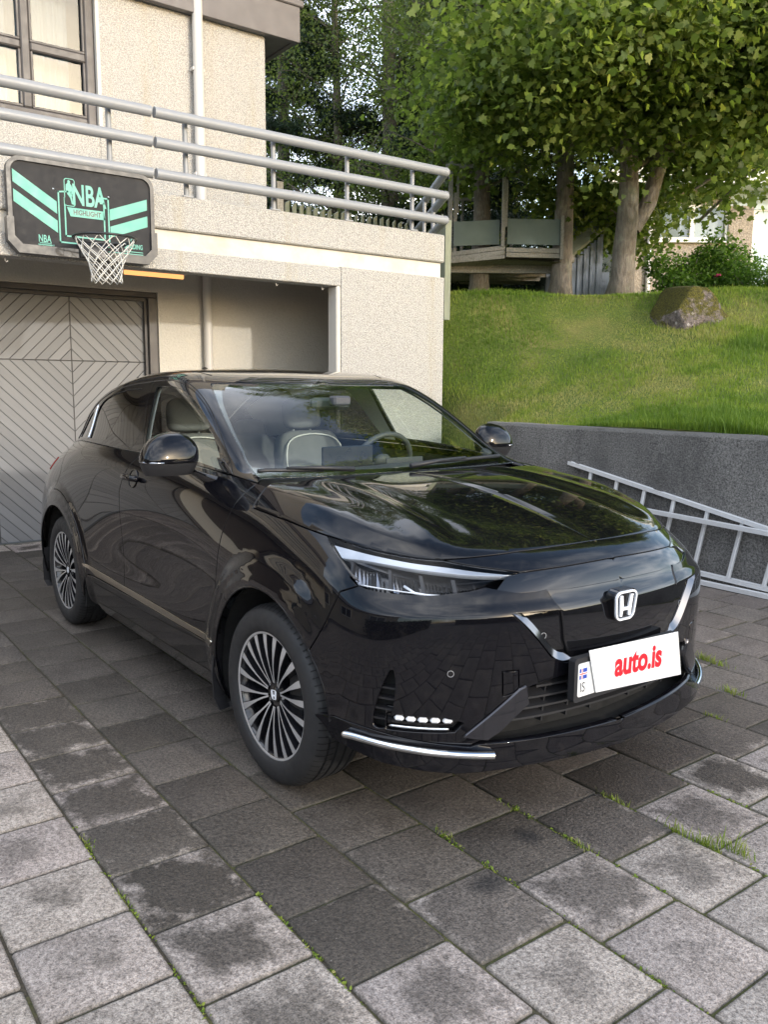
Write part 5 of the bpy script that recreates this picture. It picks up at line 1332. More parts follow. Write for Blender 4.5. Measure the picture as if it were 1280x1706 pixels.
# chamfer round the grille opening
def ribbon(name,s,P,inner_dir,w,depth,mat,off=0,n_=40,parent=None,both_=True):
    P=smooth_curve(P,2);P=[P[int(i)] for i in np.linspace(0,len(P)-1,min(n_,len(P)))]
    U=np.array(P);X=surf_pt(s,U[:,0],U[:,1],-1);Nn=surf_n(s,U[:,0],U[:,1],-1);T=np.gradient(X,axis=0);T/=np.linalg.norm(T,axis=1)[:,None];O=np.cross(T,Nn)*inner_dir
    a=X+Nn*off;b_=X+O*w+Nn*(off-depth);c0=X-O*.002+Nn*(off-.004)
    V=np.concatenate([c0,a+Nn*.0006,b_,b_-Nn*.01]);k=len(X);F=[]
    for r in range(3):
        for i in range(k-1): F.append((r*k+i,r*k+i+1,(r+1)*k+i+1,(r+1)*k+i))
    out=[]
    for sd in((-1,1) if both_ else (-1,)):
        Vv=V if sd<0 else V*MIR
        o=mesh_obj(name,Vv,F,mat,parent or car,smooth=True,auto=30);out.append(o)
    return out
ribbon('grille_trim','L',[(1.79,5.60),(1.5,4.95),(1.193,4.31),(1.02,4.17),(.80,4.17),(.0,4.16)],-1,.022,.014,M_chrome if False else simple('dark_chrome',(.20,.20,.215),.10,1))
# lower intake: cavity + slats + strakes
both('intake_back','L',[(2.2,2.2),(1.8,3.9),(0,4.1),(0,2.0)],M_under,joined=True,off=-.085,gap=0,flange=0.001)
def slats():
    for k,v in enumerate((2.62,2.92,3.22,3.52)):
        us=np.linspace(0,1.93-.20*k,26)
        X=surf_pt('L',us,np.full(26,v+.02*us),-1);Nn=surf_n('L',us,np.full(26,v),-1)
        f=X-Nn*.020;bk=X-Nn*.060+np.array([0,0,.012]);t=np.array([0,0,.007]);V=np.concatenate([f,f+t,bk+t,bk]);F=[]
        for r in range(4):
            for i in range(25): F.append((r*26+i,r*26+i+1,((r+1)%4)*26+i+1,((r+1)%4)*26+i))
        V2=np.concatenate([V,V*MIR]);F2=F+[tuple(i+len(V) for i in q[::-1]) for q in F];mesh_obj('grille_slat',V2,F2,M_matte,car)
slats()
for u in (.35,.75,1.15):
    for sd in(-1,1):
        m=MB()
        for v in np.arange(2.5,3.8,.1):
            p=surf_pt('L',np.array(u),np.array(v),sd);q=surf_n('L',np.array(u),np.array(v),sd);m.box(tuple(p-q*.05),(.03,.006,.02))
        m.build('intake_rib',M_matte,car)
both('strake','L',[(1.56,3.74),(1.49,3.25),(1.88,2.52),(2.08,2.27),(2.50,2.42),(2.08,3.02),(1.66,3.66)],simple('dark_satin_grey',(.045,.045,.052),.22,.75,coat=.5),off=.010,gap=.001,flange=.03)
# lip
lip=[(0,2.02),(1.0,2.10),(2.2,2.17)]+LIPT[::-1]+[(5.56,2.3),(5.36,2.12),(5.0,1.86),(3.96,1.50),(2.6,1.30),(1.43,1.30),(0,1.10)]
lipf=lambda Q:.030*sm(2.35,1.75,Q[:,1])*(1-sm(.9,.2,Q[:,1])*.6)*(1-sm(4.9,5.5,Q[:,0]))
both('lip','L',lip,M_paint,joined=True,offf=lambda Q:.024*(1-sm(1.92,2.30,Q[:,1]))*(.45+.55*sm(.2,1.1,Q[:,1]))*(1-sm(5.0,5.6,Q[:,0])),gap=.001,flange=.03)
def lip_bar():
    P=[(4.86,2.12),(4.6,2.15),(4.0,2.11),(3.3,2.06),(2.6,1.98),(2.02,1.86)]
    P=smooth_curve(P,3);U=np.array(P);o_=.010+.024*(1-sm(1.92,2.30,U[:,1]))*(.45+.55*sm(.2,1.1,U[:,1]))*(1-sm(5.0,5.6,U[:,0]))
    k=len(P);r=[.0125*min(1,.25+i/(k*.14)) if i<k*.12 else .0125 for i in range(k)]
    for sd in(-1,1):
        X=surf_pt('L',U[:,0],U[:,1],sd)+surf_n('L',U[:,0],U[:,1],sd)*(o_-.004)[:,None];m=MB();m.tube([tuple(a) for a in X],r,14);m.build('lip_trim',M_chrome,car,smooth=True,auto=50)
lip_bar()
both('undertray','L',[(0,1.6),(3.4,1.7),(4.0,1.8),(3.5,1.0),(3.0,.85),(0,.8)],M_matte,joined=True,off=-.045,gap=0)
# fog lamp units, air curtain, sensors
both('fog_housing','L',[(4.05,3.1),(2.4,3.1),(2.4,2.4),(4.05,2.4)],M_gloss,off=-.030,gap=0)
for sd in(-1,1):
    for k in range(5):
        u=3.72-.235*k;p=surf_pt('L',np.array(u),np.array(2.86),sd);q=surf_n('L',np.array(u),np.array(2.86),sd)
        x=np.cross([0,0,1.],q);x/=np.linalg.norm(x);Rm=Matrix((tuple(x),tuple(np.cross(q,x)),tuple(q))).transposed()
        m=MB();m.box(tuple(p-q*.012),(.031,.017,.016),R=Rm,bev=.006);m.build('fog_led',M_drl,car)
    us=np.linspace(2.75,3.9,18);X=surf_pt('L',us,np.full(18,2.64),sd);q=surf_n('L',us,np.full(18,2.64),sd);m=MB();m.tube([tuple(a-b*.004) for a,b in zip(X,q)],.0045,8);m.build('fog_trim',M_chrome,car,smooth=True)
both('air_curtain','L',[(3.7,4.3),(3.75,2.4),(4.4,2.4),(4.3,4.2)],M_under,off=-.045,gap=0)
for sd in(-1,1):
    m=MB()
    for v in (2.75,3.05,3.35,3.65):
        p=surf_pt('L',np.array(4.06),np.array(v),sd);q=surf_n('L',np.array(4.06),np.array(v),sd);x=np.cross([0,0,1.],q);x/=np.linalg.norm(x);Rm=Matrix((tuple(x),tuple(np.cross(q,x)),tuple(q))).transposed();m.box(tuple(p-q*.03),(.11,.006,.03),R=Rm)
    m.build('air_curtain_bar',M_matte,car)
    for (u,v,o_) in ((2.79,4.12,0),(1.289,4.78,-.016)):
        p=surf_pt('L',np.array(u),np.array(v),sd);q=surf_n('L',np.array(u),np.array(v),sd);x=np.cross([0,0,1.],q);x/=np.linalg.norm(x);y=np.cross(q,x);p=p+q*o_
        Mx=Matrix(((x[0],y[0],q[0],p[0]),(x[1],y[1],q[1],p[1]),(x[2],y[2],q[2],p[2]),(0,0,0,1)))
        m=MB();m.lathe([(0,.0012),(.0075,.0012),(.008,0)],20,Mx);m.lathe([(.0092,.0002),(.0092,.0014),(.0105,.0014),(.0105,.0002)],20,Mx,m=1);m.build('parking_sensor',[M_gloss,M_machined],car,smooth=True,auto=40)
# ---- headlights
HLP=HLT[:]+HLT2[1:]+HLB[::-1][1:]
def lamp_pt(u,v,o_,sd):
    u=np.atleast_1d(np.array(u,float));v=np.atleast_1d(np.array(v,float));return surf_pt('L',u,v,sd)+surf_n('L',u,v,sd)*o_
for sd in(-1,1):
    hl=bpy.data.objects.new('headlight',None);hl.empty_display_size=.05;link(hl,car)
    d=panel('x','L',HLP,None,None,side=-1,gap=.002,flange=.01,step=.018);put('lens',[d if sd<0 else mirror(d)],M_lens,hl)
    big=[(5.75,7.25),(4.2,7.5),(2.7,7.6),(1.3,7.1),(1.3,6.7),(2.2,6.2),(4.6,5.95),(5.5,6.5)]
    d=panel('x','L',big,None,None,side=-1,gap=0,flange=.001,off=-.075,step=.03);put('housing',[d if sd<0 else mirror(d)],M_gloss,hl)
    drl=c_((5.42,6.98),(4.9,7.06),(4.2,7.12),(3.5,7.18),(2.7,7.24),(2.0,7.02),(1.62,6.86))+c_((1.75,6.85),(2.2,6.93),(2.8,7.03),(3.5,6.99),(4.1,6.93),(4.6,6.86),(4.92,6.76),(5.12,6.72))
    d=panel('x','L',drl,None,None,side=-1,gap=0,flange=.02,off=-.010,step=.014);put('light_guide',[d if sd<0 else mirror(d)],M_guide,hl)
    br=c_((5.50,6.98),(5.3,6.78),(5.0,6.58),(4.62,6.30))+c_((4.75,6.30),(5.15,6.60),(5.42,6.83))
    d=panel('x','L',br,None,None,side=-1,gap=0,flange=.02,off=-.012,step=.014);put('bezel',[d if sd<0 else mirror(d)],simple('lamp_bezel',(.16,.15,.14),.3,.5),hl)
    for (ua,ub,va,vb) in ((4.82,4.10,6.72,6.24),(3.84,3.26,6.80,6.24),(3.16,2.66,6.84,6.32),(2.56,2.18,6.80,6.44)):
        # faceted reflector bowl
        m=MB();k=7
        for i in range(k):
            u0=ua+(ub-ua)*i/k;u1=ua+(ub-ua)*(i+.82)/k;dp=.030+.022*math.sin(math.pi*(i+.5)/k)
            a=lamp_pt([u0,u1,u1,u0],[va,va+.02,vb,vb-.01],-dp,sd);a[1]-= (surf_n('L',np.array([u1]),np.array([va]),sd)*.014)[0];a[2]-=(surf_n('L',np.array([u1]),np.array([vb]),sd)*.010)[0]
            m.add([tuple(q) for q in a],[(0,1,2,3)])
        m.build('reflector',M_led,hl)
        m=MB();a=lamp_pt([ua+.05,ua-.02,ua-.02,ua+.05],[va+.04,va+.04,vb-.04,vb-.04],-.02,sd);b_=lamp_pt([ua+.05,ua-.02,ua-.02,ua+.05],[va+.04,va+.04,vb-.04,vb-.04],-.07,sd);m.add([tuple(q) for q in a]+[tuple(q) for q in b_],[(0,1,2,3),(0,4,5,1),(1,5,6,2),(2,6,7,3),(3,7,4,0)]);m.build('divider',M_matte,hl)
    m=MB();us=[3.55,3.35,3.1,2.85];vs=[6.44,6.28,6.26,6.28];X=lamp_pt(us,vs,-.018,sd);m.tube([tuple(q) for q in X],.0045,8);us=np.linspace(4.55,2.25,20);X=lamp_pt(us,6.20+.13*(4.55-us)/2.3,-.016,sd);m.tube([tuple(q) for q in X],.0022,6);m.build('light_blade',M_drl,hl,smooth=True)
# ---- emblem and number plate
BX=2.228;BY=-.040;BZ=.758
EM=Matrix.Translation((BX,BY,BZ))@Matrix(((0,0,1,0),(1,0,0,0),(0,1,0,0),(0,0,0,1)))@Matrix.Rotation(math.radians(3),4,'X')
em=bpy.data.objects.new('emblem',None);em.empty_display_size=.03;link(em,car)
def trap(w0,w1,h,r,n_=5):
    P=rrect(1,1,r/((w0+w1)/2),n_);out=[]
    for x,y in P: out.append((x*(w0+(w1-w0)*(y+.5)),y*h))
    return out
m=MB();m.prism(trap(.098,.122,.108,.028),-.03,.003,EM);m.build('emblem_base',M_gloss,em)
m=MB();ringmesh(trap(.092,.114,.100,.026),trap(.080,.102,.088,.021),.004,.011,EM,m)
for s_ in(-1,1):
    pl=[(s_*.034,-.036),(s_*.021,-.036),(s_*.014,-.012),(s_*.013,.0),(s_*.019,.0),(s_*.017,.012),(s_*.020,.036),(s_*.036,.036)] if False else [(s_*.0165,-.036),(s_*.027,-.036),(s_*.034,.036),(s_*.0205,.036),(s_*.0135,-.002)]
    if s_<0: pl=pl[::-1]
    m.prism(pl,.004,.0105,EM)

m.prism([(-.0165,-.016),(.0165,-.016),(.0155,-.006),(-.0155,-.006)],.0042,.0104,EM);m.build('emblem_letter',M_drl,em)
PLM=Matrix.Translation((2.243,-.022,.548))@Matrix(((0,0,1,0),(1,0,0,0),(0,1,0,0),(0,0,0,1)))
pf=bpy.data.objects.new('number_plate',None);pf.empty_display_size=.05;link(pf,car)
m=MB();m.prism(rrect(.545,.145,.012),-.022,.004,PLM);m.box((2.22,-.022,.548),(.05,.3,.08));m.build('plate_holder',M_matte,pf)
m=MB();m.prism(rrect(.515,.110,.008),.004,.0062,PLM);m.build('plate',simple('white_plate',(.72,.72,.70),.35,var=.02),pf)
m=MB();V,F=text_mesh('IS',.046,.0003,.80);m.add([tuple(PLM@Vector((v[0]-.236,v[1]-.026,.0066+v[2]))) for v in V],F);m.build('plate_letters',simple('black_ink',(.02,.02,.03),.5),pf)
m=MB();m.prism([(-.252,.003),(-.216,.003),(-.216,.038),(-.252,.038)],.0063,.0066,PLM);m.build('flag_field',simple('flag_blue',(.02,.06,.35),.5),pf)
m=MB();m.prism([(-.252,.016),(-.216,.016),(-.216,.025),(-.252,.025)],.0066,.0069,PLM);m.prism([(-.244,.003),(-.236,.003),(-.236,.038),(-.244,.038)],.00665,.00695,PLM);m.build('flag_cross',simple('flag_white',(.7,.7,.7),.5),pf)
m=MB();m.prism([(-.252,.019),(-.216,.019),(-.216,.022),(-.252,.022)],.0070,.0072,PLM);m.prism([(-.2415,.003),(-.2385,.003),(-.2385,.038),(-.2415,.038)],.00705,.00725,PLM);m.build('flag_cross',simple('flag_red',(.5,.02,.03),.5),pf)
# overlay graphic with red lettering, built as a card over the plate, slightly askew
CM=PLM@Matrix.Translation((.024,.013,.012))@Matrix.Rotation(math.radians(-1.5),4,'Z')
card=thing('plate_overlay','auto.is overlay graphic in red on white, built as a card over the front number plate','card')
m=MB();m.add([tuple(CM@Vector(p)) for p in((-.245,.076,0),(.230,.070,0),(.268,-.092,0),(-.198,-.071,0),(-.245,.076,.0016),(.230,.070,.0016),(.268,-.092,.0016),(-.198,-.071,.0016))],[(3,2,1,0),(4,5,6,7),(0,1,5,4),(1,2,6,5),(2,3,7,6),(3,0,4,7)]);m.build('card_face',simple('white_card',(.70,.70,.70),.5,var=.01),card)
m=MB();V,F=text_mesh('auto.is',.112,.0003,.86,.0042);m.add([tuple(CM@Vector((v[0]+.018,v[1]+.000-.02*v[0],.0020+v[2]))) for v in V],F);m.build('card_lettering',simple('red_lettering',(.80,.008,.02),.45,var=.01),card)
# ---- greenhouse
WS=[(.30,7),(.30,5.2),(.36,2.90),(1.00,3.60),(1.656,4.02),(2.57,4.30),(3.5,4.55),(4.44,4.92),(4.58,6.0),(4.62,7)]
WSo=[(.02,7),(.02,5.2),(.10,2.70),(.8,3.45),(1.40,3.94),(2.26,4.17),(3.1,4.43),(4.06,4.76),(4.28,5.85),(4.38,7)]
DLO=[(1.23,.12),(5.87,.12),(8.9,.12),(9.9,.14),(10.85,.65),(10.92,1.2),(10.75,2.0),(10.3,2.8),(9.7,3.3),(8.9,3.55),(7.9,3.52),(7.0,3.45),(5.8,3.45),(4.82,3.52),(3.657,3.84),(3.1,3.82),(2.572,3.62),(1.98,3.05),(1.5,2.1)]
RG=[(9.2,7),(9.25,5.6),(9.45,4.95),(12.7,4.75),(12.9,5.2),(13.0,7)]
roof=WSo[::-1][:]+[(.02,1.0),(.02,.02),(13.9,.02),(13.98,.5),(13.98,7)]+RG[::-1]
roof=[(4.38,7)]+WSo[::-1][1:-2]+[(.06,2.0),(.02,.02),(13.98,.02),(13.98,7)]+RG[::-1]
both('roof_skin','U',roof,M_paint,joined=True,holes=[DLO],flange=.018,gap=.0015)
both('windscreen','U',WSo,M_glass_f,joined=True,gap=.004,flange=.004,off=-.002)
WSi=[(.62,7),(.66,5.2),(.80,3.75),(1.0,3.84),(1.5,4.16),(2.26,4.37),(3.1,4.63),(3.84,4.96),(4.0,5.85),(4.08,7)]
frit=[(.02,7)]+WSo[1:-1]+[(4.38,7),(4.08,7)]+WSi[::-1][1:]
both('windscreen_border','U',frit,M_gloss,joined=True,off=-.0055,gap=0,flange=.001)
both('rear_window','U',RG,M_glass_d,joined=True,off=-.003,gap=.003,flange=.004)
fg=c_((1.62,.34),(1.9,2.1),(2.35,3.0),(2.8,3.40),(3.3,3.50),(3.9,3.42),(4.6,3.22),(6.08,3.06))+c_((6.08,3.0),(5.98,2.1),(5.84,.34))
rg=c_((6.28,.34),(6.55,1.6),(7.0,2.98))+c_((7.05,3.12),(8.0,3.22),(8.9,3.20),(9.25,3.02),(9.42,2.6),(9.40,1.4),(9.30,.34))
qg=[(9.75,.34),(10.62,.75),(10.70,1.2),(10.5,1.9),(10.2,2.5),(9.86,2.85)]
both('window_surround','U',DLO,M_gloss,holes=[fg,rg,qg],off=-.004,gap=-.001,flange=.006,hole_gap=.0)
both('front_side_window','U',fg,M_glass_s,off=-.010,gap=-.004,flange=.003)
both('rear_side_window','U',rg,M_glass_d,off=-.010,gap=-.004,flange=.003)
both('quarter_window','U',qg,M_glass_d,off=-.010,gap=-.004,flange=.003)
both('window_divider','U',[(9.44,.30),(9.56,.30),(9.68,2.95),(9.55,3.0)],M_chrome,off=.001,gap=0,flange=.01)
both('belt_moulding','U',[(1.30,.02),(10.0,.02),(9.9,.13),(5.9,.12),(1.3,.13)],M_gloss,off=.004,gap=0,flange=.006)
def seam(s,P,w=.0022,off=.0006,mat=None,name='door_seam',both_=True):
    P=smooth_curve(P,2);U=np.array(P)
    for sd in((-1,1) if both_ else(-1,)):
        X=surf_pt(s,U[:,0],U[:,1],sd);Nn=surf_n(s,U[:,0],U[:,1],sd);T=np.gradient(X,axis=0);T/=np.linalg.norm(T,axis=1)[:,None]+1e-9;O=np.cross(T,Nn)
        A=X+O*w+Nn*off;B_=X-O*w+Nn*off;k=len(X);V=np.concatenate([A,B_]);F=[(i,i+1,k+i+1,k+i) for i in range(k-1)];mesh_obj(name,V,F,mat or M_under,car,smooth=True)
seam('U',[(1.15,.3),(1.25,1.6),(1.5,2.7),(2.0,3.45),(2.6,3.86),(3.2,4.02),(3.8,4.02),(4.9,3.80),(6.2,3.70),(7.2,3.72),(8.4,3.85),(9.3,3.72),(10.2,3.25)])
seam('U',[(5.98,.1),(6.10,1.4),(6.42,3.0),(6.55,3.68)],.0016)
seam('U',[(4.75,5.05),(5.5,4.72),(7,4.6),(8.5,4.65),(9.4,4.85)],.004,.0008)
# fin on the roof
m=MB();V=[];
for i in range(9):
    t=i/8;x=-1.02-.17*t;h=.050*math.sin(math.pi*(t*.62+.12))**1.2*(1.1 if t<.8 else .9);w_=.016*(1-abs(t-.4));z=float(S_up(9.0-(.0)+.55*t,7)[2])
    V+=[(x,-w_,z-.02),(x-.01,0,z+h),(x,w_,z-.02)]
F=[(i*3+a,(i+1)*3+a,(i+1)*3+a+1,i*3+a+1) for i in range(8) for a in range(2)]+[(0,1,2),(26,25,24)]
m.add(V,F);m.build('roof_fin',M_paint,car,auto=60)
# ---- inner shell, floor, interior
def shell():
    V=[];F=[];nu,nv=115,44
    us=np.linspace(0,19-1e-6,nu);vs=np.linspace(.3,7.6,nv);Ug,Vg=np.meshgrid(us,vs,indexing='ij')
    d=.028+.085*((Ug>1.3)&(Ug<5.9)&(Vg>5.9))+.075*((Ug<2.3)&(Vg>1.9)&(Vg<4.2))+.04*((Ug>2.2)&(Ug<4.5)&(Vg<4.5)&(Vg>2.2))
    X=surf_pt('L',Ug,Vg,-1)-surf_n('L',Ug,Vg,-1)*d[...,None]
    r=np.minimum(np.hypot(X[...,0]-AX,X[...,2]-AZ),np.hypot(X[...,0]+AX,X[...,2]-AZ))
    P=X.reshape(-1,3)
    for i in range(nu-1):
        for j in range(nv-1):
            if not(us[i]<6.2 and vs[j]<1.75) and min(r[i,j],r[i+1,j+1],r[i,j+1],r[i+1,j])>.415: F.append((i*nv+j,(i+1)*nv+j,(i+1)*nv+j+1,i*nv+j+1))
    V=np.concatenate([P,P*MIR]);F=F+[tuple(q+len(P) for q in f[::-1]) for f in F];mesh_obj('inner_shell',V,F,M_under,car)
shell()
m=MB();m.box((0,0,.30),(3.9,1.10,.16),bev=.03);m.box((0,0,.27),(1.75,1.64,.14),bev=.02);m.box((1.45,0,.60),(.85,1.0,.55));m.box((-1.75,0,.55),(.6,1.0,.5));m.build('underbody',M_under,car)
m=MB();V=[]
for x,z in ((1.04,1.085),(.94,1.075),(.885,1.10)):
    for y in np.linspace(-.74,.74,17): V.append((x-.03*(y/.7)**2*0,y,z-.012*(y/.74)**2))
m.add(V,[(a*17+i,a*17+i+1,(a+1)*17+i+1,(a+1)*17+i) for a in range(2) for i in range(16)]);m.build('scuttle',M_matte,car,smooth=True)
# dashboard
m=MB();V=[];prof=[(.90,1.07),(.72,1.085),(.55,1.08),(.44,1.06),(.40,1.01),(.42,.92),(.46,.80),(.50,.60)]
for x,z in prof:
    for y in np.linspace(-.72,.72,13): V.append((x-.0*(y**2),y,z+.012*math.exp(-((y-.37)/.2)**2)))
m.add(V,[(a*13+i,a*13+i+1,(a+1)*13+i+1,(a+1)*13+i) for a in range(7) for i in range(12)]);m.build('dashboard',M_dash,car,smooth=True)
m=MB();m.box((.52,.0,1.125),(.012,.30,.115),bev=.004);m.build('centre_screen',simple('screen_off',(.01,.012,.016),.3),car)
m=MB();m.box((.50,.37,1.085),(.01,.24,.05),bev=.003);m.build('instrument_cluster',M_dash,car)
SW=Matrix.Translation((.30,.37,1.06))@Matrix.Rotation(math.radians(-68),4,'Y')
m=MB();m.tube([SW@Vector((.175*math.cos(a*math.pi/20),.185*math.sin(a*math.pi/20),0)) for a in range(40)],.015,8,close=True)
for a in (math.pi/2,-math.pi/2,math.pi): m.tube([SW@Vector((.03*math.cos(a),.03*math.sin(a),.0)),SW@Vector((.17*math.cos(a),.18*math.sin(a),0))],.014,6)
m.lathe([(0,-.02),(.05,-.018),(.06,0),(.05,.02)],16,SW);m.build('steering_wheel',M_dash,car,smooth=True)
# seats: smooth padded shapes
def pad(c,R,w,h,d,m,taper=.85,pw=.32,n_=20,k=12):
    V=[];sp=lambda a,e:math.copysign(abs(a)**e,a)
    for i in range(k+1):
        ph=-math.pi/2+math.pi*i/k
        for j in range(n_):
            th=2*math.pi*j/n_;y=sp(math.cos(th),pw)*sp(math.cos(ph),pw)*w/2;x=sp(math.sin(th),pw+.2)*sp(math.cos(ph),pw)*d/2;z=sp(math.sin(ph),pw)*h/2
            f=1-(1-taper)*(z/h+.5);V.append(R@Vector((x,y*f,z))+Vector(c))
    F=[(i*n_+j,i*n_+(j+1)%n_,(i+1)*n_+(j+1)%n_,(i+1)*n_+j) for i in range(k) for j in range(n_)];m.add(V,F)
def seat(y):
    s=bpy.data.objects.new('front_seat',None);s.empty_display_size=.1;link(s,car)
    R=Matrix.Rotation(math.radians(-14),3,'Y');m=MB();pad((-.42,y,.88),R,.50,.66,.15,m);m.build('backrest',M_seat,s,smooth=True)
    m=MB();pad((-.15,y,.60),Matrix.Rotation(math.radians(8),3,'Y'),.50,.16,.54,m,1,.4);m.build('cushion',M_seat,s,smooth=True)
    m=MB();pad((-.545,y,1.305),R,.26,.19,.10,m,.9,.45);m.build('headrest',M_seat,s,smooth=True)
    m=MB()
    for k in(-1,1): m.tube([(-.52,y+k*.06,1.12),(-.545,y+k*.06,1.26)],.006,6)
    m.build('headrest_post',M_machined,s,smooth=True)
    P=[(-.36+.06,y-.215,.86),(-.375,y-.205,1.06),(-.40,y-.17,1.165),(-.415,y,1.195),(-.40,y+.17,1.165),(-.375,y+.205,1.06),(-.30,y+.215,.86)];P=smooth_curve(P,2)
    m=MB();m.tube(P,.0045,6);m.build('piping',M_piping,s,smooth=True)
def smooth3(P): return P
_sc=smooth_curve
def smooth_curve(P,it=2):
    for _ in range(it):
        Q=[tuple(P[0])]
        for a,b in zip(P[:-1],P[1:]): Q+=[tuple(x*.75+z*.25 for x,z in zip(a,b)),tuple(x*.25+z*.75 for x,z in zip(a,b))]
        Q.append(tuple(P[-1]));P=Q
    return P
seat(.37);seat(-.37)
m=MB();pad((-1.18,0,.86),Matrix.Rotation(math.radians(-20),3,'Y'),1.28,.58,.16,m,.95,.25);pad((-.95,0,.60),Matrix.Rotation(0,3,'Y'),1.28,.16,.5,m,1,.3)
for y in(-.42,0,.42): pad((-1.32,y,1.17),Matrix.Rotation(math.radians(-18),3,'Y'),.24,.14,.09,m,.9,.45)
m.build('rear_seat',M_seat,car,smooth=True)
# pillar trims, roof lining (inset copies of the skin)
both('roof_lining','U',[(4.8,7),(4.7,5.1),(9.2,5.1),(9.2,7)],M_trim,joined=True,off=-.028,gap=0,flange=.001)
both('pillar_trim','U',[(5.86,.3),(6.28,.3),(6.9,3.3),(6.1,3.3)],M_trim,off=-.03,gap=0,flange=.001)
both('pillar_trim','U',[(1.2,2.5),(1.9,3.1),(3.0,3.75),(4.2,3.7),(6.5,3.5),(9,3.6),(9,4.9),(4.8,4.9),(3.2,4.45),(1.7,4.05),(.9,3.5)],M_trim,off=-.030,gap=0,flange=.001)
both('pillar_trim','U',[(9.5,.3),(11.0,.3),(11.0,4.6),(9.3,4.6),(9.0,3.4),(9.6,3.1)],M_trim,off=-.030,gap=0,flange=.001)
both('door_trim','L',[(8.2,7.9),(8.4,4.5),(12.8,4.5),(14.6,7.9)],M_dash,off=-.045,gap=0,flange=.001)
m=MB();m.box((.36,0,1.385),(.05,.22,.06),bev=.015);m.box((.45,0,1.40),(.06,.10,.05),bev=.01);m.build('rear_view_mirror',M_dash,car)
# round sticker / pod in the lower left corner of the screen
p=surf_pt('U',np.array(1.05),np.array(4.15),1)-surf_n('U',np.array(1.05),np.array(4.15),1)*.014;q=surf_n('U',np.array(1.05),np.array(4.15),1);x=np.cross([0,0,1.],q);x/=np.linalg.norm(x);y_=np.cross(q,x)
Mx=Matrix(((x[0],y_[0],q[0],p[0]),(x[1],y_[1],q[1],p[1]),(x[2],y_[2],q[2],p[2]),(0,0,0,1)))
m=MB();m.lathe([(0,.003),(.026,.003),(.028,0),(.028,-.02)],24,Mx);o=m.build('parking_disc',M_dash,None,smooth=True);tag(o,'small round dark parking disc stuck inside the windscreen corner','parking disc')
# ---- wipers
def wiper(P,arm):
    w_=bpy.data.objects.new('wiper',None);w_.empty_display_size=.05;link(w_,car)
    m=MB();m.tube(P,[.009]*len(P),6);m.build('wiper_blade',M_matte,w_,smooth=True);m=MB();m.tube(arm,[.013,.010,.007],6);m.build('wiper_arm',M_matte,w_,smooth=True)
up_=lambda u,v,o_=.016,sd=-1:tuple(surf_pt('U',np.array(float(u)),np.array(float(v)),sd)+surf_n('U',np.array(float(u)),np.array(float(v)),sd)*o_)
wiper([up_(.34,3.1),up_(.33,3.9),up_(.30,4.8),up_(.26,5.5)],[up_(.05,6.0,.02),up_(.16,5.4,.03),up_(.30,4.7,.026)])
wiper([up_(.52,6.6,.016,1),up_(.50,5.8,.016,1),up_(.46,5.0,.016,1),up_(.42,4.2,.016,1)],[up_(.05,6.9,.02,1),up_(.25,6.3,.03,1),up_(.48,5.6,.026,1)])
